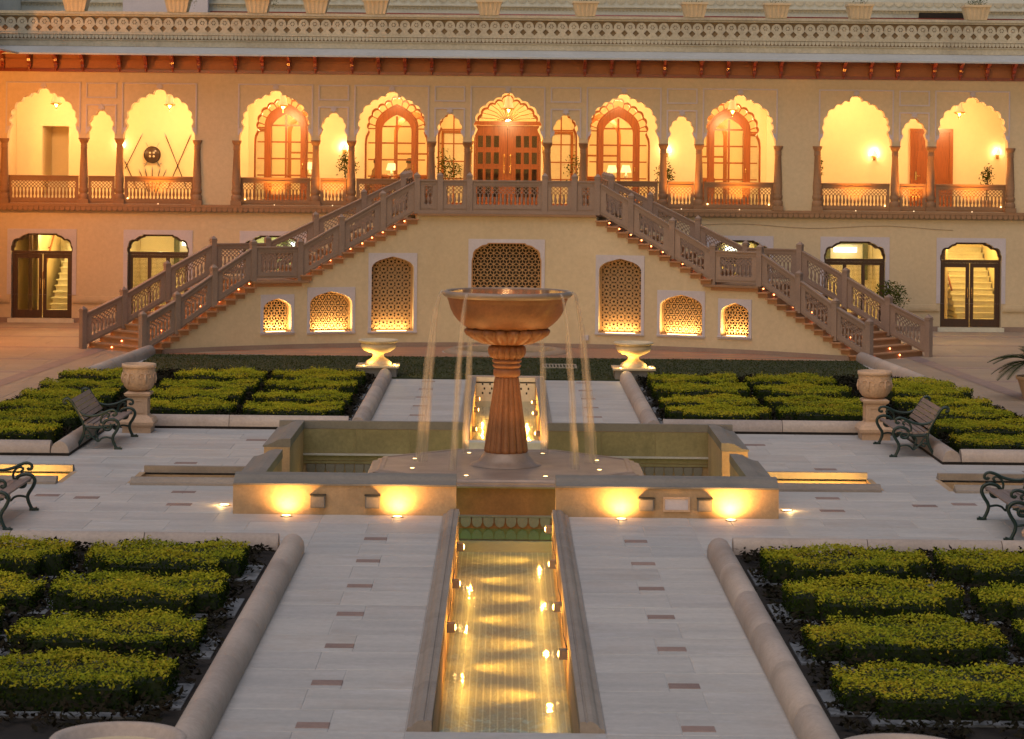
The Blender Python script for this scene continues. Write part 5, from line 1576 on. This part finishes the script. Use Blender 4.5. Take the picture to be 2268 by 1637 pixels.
# ================================================================== PLANTERS AND URNS
def planter(label, x, y, rz=0):
    t = thing('carved_planter', label, 'planter', (x, y, 0), 'carved pedestal planters', rz)
    mb = MB(); mb.box(-.25, .25, -.25, .25, 0, .10)
    mb.lathe([(.36, .10), (.42, .14), (.43, .19), (.38, .25), (.28, .29), (.25, .31)], 4, a0=math.pi / 4); mb.sm = [False] * len(mb.f); mb.build('pedestal_foot', MT['urn'], t, local=True)
    mb = MB(); mb.box(-.175, .175, -.175, .175, .31, .62); mb.build('pedestal_shaft', MT['urn'], t, local=True)
    for a in range(4):
        c, s_ = math.cos(a * math.pi / 2), math.sin(a * math.pi / 2)
        mb = MB(); mb.plate(rect(-.12, .12, .35, .58), [rect(-.09, .09, .38, .55)], lambda u, v, w: (c * (.176 + w) - s_ * u, s_ * (.176 + w) + c * u, v), .012); mb.build('shaft_panel', MT['urn'], t, local=True)
    mb = MB(); mb.lathe([(.25, .621), (.31, .65), (.33, .69), (.27, .715), (.22, .72)], 4, a0=math.pi / 4); mb.sm = [False] * len(mb.f); mb.build('pedestal_cap', MT['urn'], t, local=True)
    mb = MB(); mb.lathe([(.14, .721), (.17, .735), (.22, .76), (.265, .82), (.288, .90), (.29, .98), (.284, 1.08), (.285, 1.13)], 40); mb.build('carved_bowl', MT['carved'], t, local=True)
    mb = MB(); mb.lathe([(.286, 1.131), (.30, 1.135), (.305, 1.16), (.302, 1.20), (.285, 1.205), (.262, 1.20), (.255, 1.12), (.24, 1.06), (0, 1.06)], 40, cap=False); mb.build('rim', MT['urn'], t, local=True)
    # raised scrolls
    mb = MB()
    for q in range(6):
        a0 = q * math.pi / 3
        for sgn in (-1, 1):
            pts = []
            for i in range(14):
                th = i / 13 * 4.6; r_ = .085 * (1 - i / 17)
                u = sgn * (.075 - r_ * math.cos(th)); v = 1.0 + r_ * math.sin(th) - .02
                a = a0 + u / .29; rr = .292 if v > .93 else .285
                pts.append((rr * math.cos(a), rr * math.sin(a), v))
            mb.tube(pts, .009, 5)
        mb.tube([(.293 * math.cos(a0), .293 * math.sin(a0), .86), (.30 * math.cos(a0), .30 * math.sin(a0), .95), (.293 * math.cos(a0), .293 * math.sin(a0), 1.05)], [.008, .022, .006], 6)
    mb.build('carved_scrolls', MT['urn'], t, local=True)
    mb = MB(); mb.lathe([(0, 1.10), (.25, 1.10)], 24, cap=False); mb.build('soil_fill', MT['soil'], t, local=True)
planter('carved sandstone planter on pedestal behind the left bench', -6.50, 44.75)
planter('carved sandstone planter on pedestal behind the right bench', 6.52, 44.75)
planter('carved sandstone planter cut off by the right picture edge', 6.93, 32.2)
def urn(label, x, y, ph, r=.44, lit=0):
    t = thing('garden_urn', label, 'urn', (x, y, 0), 'wide stone garden urns')
    s_ = r / .44
    mb = MB(); mb.box(-.42, .42, -.42, .42, 0, ph - .04); mb.build('pedestal', MT['coping'], t, local=True)
    mb = MB(); mb.box(-.47, .47, -.47, .47, ph - .039, ph); mb.build('pedestal_slab', MT['urnpale'], t, local=True)
    mb = MB(); mb.lathe([(rr * s_, ph + .001 + z * s_) for rr, z in [(.29, 0), (.29, .05), (.27, .07), (.255, .09), (.24, .10), (.17, .14), (.125, .18), (.12, .22), (.16, .26), (.27, .29), (.36, .345), (.395, .41), (.385, .455), (.36, .475)]], 40, cap=True); mb.build('bowl', MT['urnpale'], t, local=True)
    mb = MB(); mb.lathe([(rr * s_, ph + .001 + z * s_) for rr, z in [(.36, .474), (.40, .49), (.44, .515), (.445, .54), (.43, .555), (.40, .558), (.37, .54), (.34, .45), (.2, .40), (0, .39)]], 40, cap=False); mb.build('rim', MT['urnpale'] if lit else MT['kerb'], t, local=True)
    if lit:
        for dx, dy in ((-.30, -.36), (.36, -.02)):
            p = inst('urn_lamp', puck, t, (x + dx, y + dy, ph + .001)); inst('lamp_lens', plens, p, (x + dx, y + dy, ph + .001))
        light('SPOT', (x - .28, y - .40, ph + .05), lit * .8, (1, .50, .08), .03, t, (x - .05, y, ph + .36), 80, .8, 'urn_light')
        light('POINT', (x + .40, y - .10, ph + .06), lit * .10, (1, .62, .16), .03, t, name='urn_light')
        light('POINT', (x - .30, y - .42, ph + .06), lit * .05, (1, .62, .16), .03, t, name='urn_light')
urn('lit stone urn on square pedestal at left end of the far path', -2.83, 56.1, .27, lit=48)
urn('lit stone urn on square pedestal at right end of the far path', 2.83, 56.1, .27, lit=44)
urn('buff stone urn rim cut off by the bottom picture edge at left', -2.70, 17.55, .33, .47)
urn('buff stone urn rim cut off by the bottom picture edge at right', 2.72, 17.35, .345, .47)

# ================================================================== PLANTS
def leaves(mb, rnd, c, rad, n, s0, s1, up=.3):
    for _ in range(n):
        d = Vector((rnd.gauss(0, 1), rnd.gauss(0, 1), rnd.gauss(0, 1))).normalized() * (rnd.random() ** .45)
        p = Vector(c) + Vector((d.x * rad[0], d.y * rad[1], d.z * rad[2]))
        nn = Vector((rnd.gauss(0, 1), rnd.gauss(0, 1), rnd.gauss(up, 1))).normalized()
        a = nn.cross(Vector((rnd.gauss(0, 1), rnd.gauss(0, 1), rnd.gauss(-.5, 1)))).normalized(); b = nn.cross(a); s_ = rnd.uniform(s0, s1)
        mb.add([p - a * s_, p - b * s_ * .38, p + a * s_, p + b * s_ * .38], [(0, 1, 2, 3)])
def potplant(label, x, y, z, h, w_, seed, n=240, group='potted plants', potr=.17):
    rnd = random.Random(seed)
    t = thing('potted_plant', label, 'plant', (x, y, z), group)
    mb = MB(); mb.lathe([(potr * .7, 0), (potr, .26), (potr * 1.1, .27), (potr * 1.1, .31), (potr * .95, .31), (potr * .9, .27), (0, .27)], 18, cap=False); mb.build('pot', MT['urn'], t, local=True)
    st = MB(); fo_ = MB()
    for i in range(4):
        a = rnd.uniform(0, 6.3); e = Vector((w_ * .5 * math.cos(a) * rnd.random(), w_ * .5 * math.sin(a) * rnd.random(), h * rnd.uniform(.7, 1)))
        st.tube([(0, 0, .27), (e.x * .3, e.y * .3, .27 + (h - .27) * .4), tuple(e)], [.014, .011, .005], 5)
        leaves(fo_, rnd, (e.x * .8, e.y * .8, e.z * .86), (w_ * .36, w_ * .36, h * .2), n // 5, .03, .06)
    leaves(fo_, rnd, (0, 0, h * .66), (w_ * .5, w_ * .5, h * .26), n // 3, .03, .06)
    st.build('stem', MT['bark'], t, local=True); fo_.build('foliage', MT['leaf'], t, local=True)
potplant('leafy potted plant in the narrow arch left of the staircase head', -4.72, 74.2, FZ, 1.62, .66, 1, 420)
potplant('dark leafy potted plant left of the great wooden door', -1.78, 74.0, FZ, 1.72, .72, 2, 300)
potplant('sparse potted plant right of the great wooden door', 1.95, 74.0, FZ, 1.72, .74, 3, 150)
potplant('leafy potted plant in the narrow arch right of the staircase head', 4.62, 74.2, FZ, 1.45, .66, 4, 420)
potplant('slim potted plant at the left jamb of the plain bright arch', 8.98, 73.3, FZ, 1.75, .42, 6, 220)
potplant('small potted plant in the far right bright arch', 14.15, 74.6, FZ, 1.42, .5, 7, 200)
potplant('leafy potted shrub behind the foot of the right stair', 10.75, 70.4, 0, 1.5, 1.0, 9, 700, potr=.28)
# palm in a pot at the right edge
rnd = random.Random(3)
t = thing('palm_plant', 'dark sago palm in terracotta pot at the right picture edge', 'palm', (10.95, 52.4, 0))
mb = MB(); mb.lathe([(.22, 0), (.34, .40), (.38, .42), (.38, .48), (.33, .48), (.30, .42), (0, .42)], 24, cap=False); mb.build('pot', MT['urn'], t, local=True)
mb = MB(); mb.lathe([(.14, .42), (.16, .55), (.13, .72), (.05, .78)], 12); mb.build('trunk', MT['bark'], t, local=True)
for i in range(22):
    a = 2 * math.pi * i / 22 + rnd.uniform(-.1, .1); el = rnd.choice((.25, .55, .9)); Lf = rnd.uniform(.85, 1.1)
    mb = MB(); pts = []
    for k in range(10):
        s_ = k / 9; r_ = Lf * s_ * math.cos(el * (1 - .5 * s_)); z = .74 + Lf * s_ * math.sin(el) - .55 * s_ * s_ * Lf * (.6 + .4 * math.cos(el))
        pts.append(Vector((r_ * math.cos(a), r_ * math.sin(a), z)))
    mb.tube(pts, [.012 * (1 - .07 * k) for k in range(10)], 5)
    side = Vector((-math.sin(a), math.cos(a), 0))
    for k in range(36):
        s_ = .12 + .88 * k / 36; f = s_ * 9; b = int(min(f, 8)); p = pts[b].lerp(pts[b + 1], f - b); dr = (pts[b + 1] - pts[b]).normalized()
        ln = .24 * math.sin(math.pi * min(1, s_ * .82 + .16)) + .03
        for sgn in (-1, 1):
            e = p + (side * sgn * .85 + dr * .55 + Vector((0, 0, .12))) * ln
            wv = dr * .011
            mb.add([p - wv, p + wv, e], [(0, 1, 2)])
    mb.build('frond', MT['palm'], t, local=True)

# planters on the roof ledge
pn = ['with trailing leaves above the far left arches', 'with red flowers before the pale pier', 'with trailing pink flowers right of the pale pier', 'second right of the pale pier', 'above the second lit arch left of centre',
      'just left of the roof centre', 'with wispy shrub right of the roof centre', 'above the lit arch pair right of centre', 'above the last arched door on the right', 'above the plain wall pier on the right', 'with small shrub at far right']
def roofpot():
    mb = MB(); n = 40
    for s0, s1, z0, z1 in ((.27, .355, 0, .36),):
        def ring(s_, z, f):
            pts = []
            per = 4 * 10
            for i in range(per):
                q, r_ = divmod(i, 10); u = (r_ / 10) * 2 - 1; k = s_ * (1 - (f if i % 2 else 0))
                pts.append([(u * k, -k, z), (k, u * k, z), (-u * k, k, z), (-k, -u * k, z)][q])
            return pts
        a, b, c, d = ring(s0, z0, .05), ring(s1, z1, .05), ring(s1 * 1.07, z1 + .002, 0), ring(s1 * 1.07, z1 + .06, 0)
        vs = a + b + c + d; m_ = 40; fs = []
        for r_ in range(3):
            for i in range(m_): fs.append((r_ * m_ + i, r_ * m_ + (i + 1) % m_, (r_ + 1) * m_ + (i + 1) % m_, (r_ + 1) * m_ + i))
        fs.append(tuple(range(m_))[::-1]); fs.append(tuple(3 * m_ + i for i in range(m_)))
        mb.add(vs, fs)
    return mb.mesh('fluted_pot', MT['urnpale'])
rp = roofpot()
for i, x in enumerate((-12.42, -9.50, -7.20, -5.53, -3.81, -.56, 2.20, 5.32, 7.68, 10.07, 13.41)):
    t = thing('roof_planter', 'square fluted cream planter on roof ledge ' + pn[i], 'planter', (x, YF + .12, 8.932), 'planters on the roof ledge')
    q = bpy.data.objects.new('pot', rp); col.objects.link(q); q.parent = t
    rnd = random.Random(40 + i); mb = MB()
    nl = [40, 120, 160, 90, 60, 50, 140, 40, 50, 30, 160][i]
    leaves(mb, rnd, (rnd.uniform(-.1, .1), 0, .52), (.34, .25, .14), nl, .018, .035)
    if i in (1, 2): leaves(mb, rnd, (.42, -.28, .30), (.22, .08, .22), 50, .018, .03)
    for k in range(4):
        a = rnd.uniform(-.3, .3); mb.tube([(a * .5, 0, .42), (a, -.05, .6), (a * 1.6, -.1, .72)], .004, 4)
    mb.build('foliage', MT['leaf'], t, local=True)
    if i in (1, 2, 3):
        mb = MB(); leaves(mb, rnd, (.1, -.2, .46), (.4, .15, .16), 18, .018, .03); mb.build('flowers', MT['petal'], t, local=True)

# ================================================================== GALLERY LAMPS, SHIELD, FURNITURE, PEOPLE
def lantern(label, x, y, z, s_=1., power=0, col_=(1, .55, .22)):
    t = thing('hanging_lantern', label, 'lantern', (x, y, z), 'hanging gallery lanterns')
    mb = MB(); mb.tube([(0, 0, .40 * s_), (0, 0, 6.95 - z)], .008, 5); mb.lathe([(0, .30 * s_), (.035 * s_, .33 * s_), (.02 * s_, .38 * s_), (0, .40 * s_)], 8); mb.build('chain', MT['brass'], t, local=True)
    mb = MB(); mb.lathe([(.05 * s_, .30 * s_), (.07 * s_, .26 * s_), (.10 * s_, .12 * s_), (.13 * s_, .02 * s_), (.12 * s_, 0)], 10, cap=False); mb.build('lamp_shade', MT['lantern'], t, local=True)
    mb = MB(); mb.lathe([(0, -.16 * s_), (.02 * s_, -.13 * s_), (.03 * s_, -.06 * s_), (.09 * s_, -.03 * s_), (.145 * s_, .0), (.145 * s_, .02 * s_), (.12 * s_, .025 * s_)], 10, cap=False); mb.build('brass_cup', MT['brass'], t, local=True)
    if power: light('POINT', (x, y, z - .30 * s_), power, col_, .12, t, name='lantern_light')
nm = {-8: 'brass hanging lantern in the far left bright arch', -6: 'brass hanging lantern above the wall shield', -4: 'brass hanging lantern before the leftmost arched wood door', 4: 'brass hanging lantern before the rightmost arched wood door', 8: 'brass hanging lantern in the far right bright arch'}
for k, lab in nm.items(): lantern(lab, k * P * 1.0 + (.06 if k < 0 else -.06), 74.25, 6.30, 1.15, 104)
lantern('gold crystal lantern hung before the great wooden door', .02, 74.2, 6.28, 1.25, 74)
for k in (-2, 2): light('POINT', (k * P, 74.3, 6.75), 88, (1, .55, .22), .12, pal, name='ceiling_light')
light('POINT', (6 * P, 74.3, 6.75), 110, (1, .55, .22), .12, pal, name='ceiling_light')
def sconce(label, x, z=5.06, p=36):
    t = thing('wall_sconce', label, 'sconce', (x, YB, z), 'gallery wall sconces')
    mb = MB(); mb.box(-.04, .04, -.03, -.002, -.15, .02); mb.tube([(0, -.02, -.1), (0, -.10, -.12), (0, -.14, -.03)], .012, 6); mb.build('bracket', MT['brass'], t, local=True)
    mb = MB(); mb.lathe([(.10, 0), (.03, .16), (.02, .17)], 12, at=(0, -.14, -.02), cap=False); mb.build('lamp_shade', MT['lampsoft'], t, local=True)
    light('POINT', (x, YB - .045, z + .06), p * .28, (1, .60, .24), .03, t, name='sconce_light')
sconce('triangular wall sconce in the narrow arch at far left', -7 * P + .05)
sconce('wall sconce above the plant in the left narrow arch', -3 * P + .10, p=60)
sconce('wall sconce above the plant in the right narrow arch', 3 * P - .22, p=60)
sconce('bright wall sconce at right of the plain bright arch', 11.02, 5.03, 75)
sconce('wall sconce at the far right end of the gallery', 14.72, 5.1, 40)
# crossed arms and shield on the gallery wall
sx = -10.66
t = thing('wall_shield', 'round dark shield with four bosses over crossed swords on gallery wall', 'shield', (sx, YB - .02, 4.83))
mb = MB(); mb.lathe([(0, .10), (.10, .095), (.20, .06), (.245, .02), (.25, 0)], 36); o = mb.build('shield_disc', MT['shield'], t, local=True); o.rotation_euler = (R(90), 0, 0); o.location = (0, -.05, 0)
mb = MB(); mb.lathe([(.235, .02), (.25, .03), (.258, .015), (.25, 0)], 36, cap=False); o = mb.build('shield_rim', MT['black'], t, local=True); o.rotation_euler = (R(90), 0, 0); o.location = (0, -.055, 0)
for a, b in ((-.055, .055), (.055, .055), (-.055, -.05), (.055, -.05)):
    mb = MB(); mb.lathe([(0, .03), (.025, .02), (.035, 0)], 12); o = mb.build('boss', MT['marble'], t, local=True); o.rotation_euler = (R(90), 0, 0); o.location = (a, -.145, b)
for s_ in (-1, 1):
    mb = MB(); mb.tube([(s_ * .20, -.03, .36), (s_ * .05, -.03, .1), (-s_ * .24, -.03, -.36)], [.006, .014, .014], 6); mb.tube([(-s_ * .16, -.03, -.31), (-s_ * .28, -.03, -.25)], .012, 6); mb.build('sword', MT['steel'], t, local=True)
def spear(lab, x0, z0, x1, z1):
    t = thing('wall_spear', lab, 'spear', (x0, YB - .02, z0), 'spears on the gallery wall')
    d = Vector((x1 - x0, 0, z1 - z0)); L = d.length; d.normalize(); s_ = Vector((-d.z, 0, d.x))
    mb = MB(); mb.tube([(0, -.02, 0), tuple(d * (L - .1) + Vector((0, -.02, 0)))], .014, 6); mb.build('shaft', MT['darkwood'], t, local=True)
    a = d * (L - .1) + Vector((0, -.02, 0)); mb = MB(); mb.add([a - s_ * .028, a + Vector((0, -.012, 0)), a + s_ * .028, a + d * .13, a + Vector((0, .012, 0))], [(0, 1, 3), (1, 2, 3), (2, 4, 3), (4, 0, 3)]); mb.build('spearhead', MT['steel'], t, local=True)
spear('long dark spear leaning right at left of the shield', sx - .82, 4.40, sx - .30, 5.46)
spear('long dark spear leaning left at left of the shield', sx - .46, 3.80, sx - .86, 4.70)
spear('long dark spear leaning left at right of the shield', sx + 1.05, 3.80, sx + .36, 5.48)
spear('long dark spear leaning right at right of the shield', sx + .46, 3.80, sx + 1.15, 5.44)
for i, dx in enumerate((-.40, -.22, 0, .24, .42)):
    spear(['leftmost', 'second', 'middle', 'fourth', 'rightmost'][i] + ' short spear of the fan below the shield', sx + dx * .30, 3.72, sx + dx, 4.38 + .05 * (2 - abs(i - 2)))
# table lamps and tables in the hall
def tlamp(label, x, y, z=4.12):
    b = thing('console_table', 'small wooden console under the ' + label.replace(' seen through', ' behind'), 'table', (x, y, FZ), 'hall console tables')
    mb = MB(); mb.box(-.28, .28, -.16, .16, z - FZ - .05, z - FZ); mb.build('table_top', MT['wood'], b, local=True)
    for a, c in ((-.24, -.12), (.24, -.12), (.24, .12), (-.24, .12)): mb = MB(); mb.box(a - .02, a + .02, c - .02, c + .02, 0, z - FZ - .051); mb.build('leg', MT['wood'], b, local=True)
    t = thing('table_lamp', label, 'lamp', (x, y, z), 'table lamps in the hall')
    mb = MB(); mb.lathe([(.07, 0), (.07, .02), (.03, .05), (.05, .12), (.06, .18), (.02, .26), (.012, .34)], 14); mb.build('lamp_base', MT['marble'], t, local=True)
    mb = MB(); mb.lathe([(.17, .30), (.11, .52)], 18, cap=False); mb.build('lamp_shade', MT['lampsoft'], t, local=True)
    light('POINT', (x, y, z + .40), 9, (1, .66, .26), .06, t, name='lamp_bulb')
tlamp('white table lamp seen through leftmost arched door', -6.05, 77.6)
tlamp('white table lamp seen through second arched door from the left', -3.55, 77.6)
tlamp('left white table lamp seen through the arched door right of centre', 3.22, 77.6)
tlamp('right white table lamp seen through the arched door right of centre', 3.68, 78.3)
# seated guests behind the glass of the second arched door
def person(label, x, y, rz, shirt):
    t = thing('person', label, 'person', (x, y, FZ), None, rz)
    J = [((0, 0, .52), .15), ((0, -.02, .70), .14), ((0, -.03, .90), .16), ((0, -.03, 1.02), .12), ((0, -.04, 1.10), .055), ((0, -.05, 1.20), .085), ((0, -.055, 1.28), .085),
         ((.17, -.03, .98), .055), ((.24, -.08, .75), .045), ((.15, -.28, .66), .035), ((.10, -.34, .66), .03),
         ((-.17, -.03, .98), .055), ((-.24, -.08, .75), .045), ((-.15, -.28, .66), .035), ((-.10, -.34, .66), .03),
         ((.10, -.10, .50), .085), ((.12, -.46, .50), .065), ((.12, -.46, .12), .045), ((.12, -.58, .05), .035),
         ((-.10, -.10, .50), .085), ((-.12, -.46, .50), .065), ((-.12, -.46, .12), .045), ((-.12, -.58, .05), .035)]
    E_ = [(0, 1), (1, 2), (2, 3), (3, 4), (4, 5), (5, 6), (3, 7), (7, 8), (8, 9), (9, 10), (3, 11), (11, 12), (12, 13), (13, 14), (0, 15), (15, 16), (16, 17), (17, 18), (0, 19), (19, 20), (20, 21), (21, 22)]
    me = bpy.data.meshes.new('body'); me.from_pydata([j[0] for j in J], E_, [])
    o = bpy.data.objects.new('body', me); col.objects.link(o)
    md = o.modifiers.new('skin', 'SKIN')
    for i, sv in enumerate(me.skin_vertices[0].data): sv.radius = (J[i][1], J[i][1]); sv.use_root = i == 0
    o.modifiers.new('sub', 'SUBSURF').levels = 1
    dg = bpy.context.evaluated_depsgraph_get(); m2 = bpy.data.meshes.new_from_object(o.evaluated_get(dg))
    o.modifiers.clear(); o.data = m2; o.parent = t
    m2.materials.clear(); m2.materials.append(MT[shirt]); m2.materials.append(MT['skin'])
    for p in m2.polygons: p.use_smooth = True; p.material_index = 1 if p.center.z > 1.06 or (p.center.y < -.26 and p.center.z > .6) else 0
    mb = MB(); mb.lathe([(.0, 1.385), (.06, 1.37), (.095, 1.32), (.10, 1.26), (.09, 1.22)], 14, at=(0, -.035, 0), cap=False); mb.build('hair', MT['hair'], t, local=True)
    mb = MB(); mb.lathe([(0, 1.23), (.012, 1.235), (.008, 1.26), (0, 1.27)], 6, at=(0, -.145, 0)); mb.build('nose', MT['skin'], t, local=True)
def chair(label, x, y, rz):
    t = thing('armchair', label, 'armchair', (x, y, FZ), 'hall armchairs', rz)
    for nm_, b in (('seat', (-.30, .30, -.42, .18, .14, .40)), ('backrest', (-.32, .32, .181, .32, .14, .88)), ('arm', (-.40, -.301, -.40, .18, .14, .56)), ('arm', (.301, .40, -.40, .18, .14, .56))):
        mb = MB(); mb.cbox(*b, .03); mb.build(nm_, MT['fabric'], t, local=True)
    for a, c in ((-.34, -.36), (.34, -.36), (.34, .26), (-.34, .26)): mb = MB(); mb.box(a - .025, a + .025, c - .025, c + .025, 0, .139); mb.build('leg', MT['darkwood'], t, local=True)
chair('brown armchair under the guest at left of the glazed door', -3.98, 77.7, R(-60))
person('seated person in brown, head seen low behind the arched door glass', -3.98, 77.7, R(-60), 'shirt2')
chair('brown armchair under the guest in striped shirt', -3.05, 78.0, R(50))
person('seated person in dark striped shirt behind the arched door glass', -3.05, 78.0, R(50), 'shirt')
# corner spotlights behind the gallery railings and tiny lamps on the string course
spot = MB().lathe([(0, -.02), (.014, -.014), (.02, 0), (.014, .014), (0, .02)], 10).mesh('rail_lamp', MT['lamp'])
for x in (-6 * P - .90, -4 * P - .86, -2 * P - .86, 2 * P + .86, 4 * P - .9, 4 * P + .86, 6 * P + .86, 8 * P + .86): inst('rail_lamp', spot, pal, (x, YF + .10, FZ + .16))
dot = MB().lathe([(0, .03), (.013, .025), (.016, 0)], 8).mesh('ledge_lamp', MT['lampsoft'])
for k in (-6, -4, -3, 3, 4, 6, 7, 8): inst('ledge_lamp', dot, pal, (k * P, YF - .09, FZ + .001)); light('SPOT', (k * P, YF - .16, FZ + .08), 130, (1, .36, .04), .03, pal, (k * P, YF - .05, 7.3), 110, .8, 'ledge_light')
MB().tube([(5.6 + i * .6, YF - .012, 2.98 + .05 * math.sin(i * .9) - .02 * i * .6 / 4) for i in range(13)], .006, 5).build('wall_cable', MT['sand'], pal)
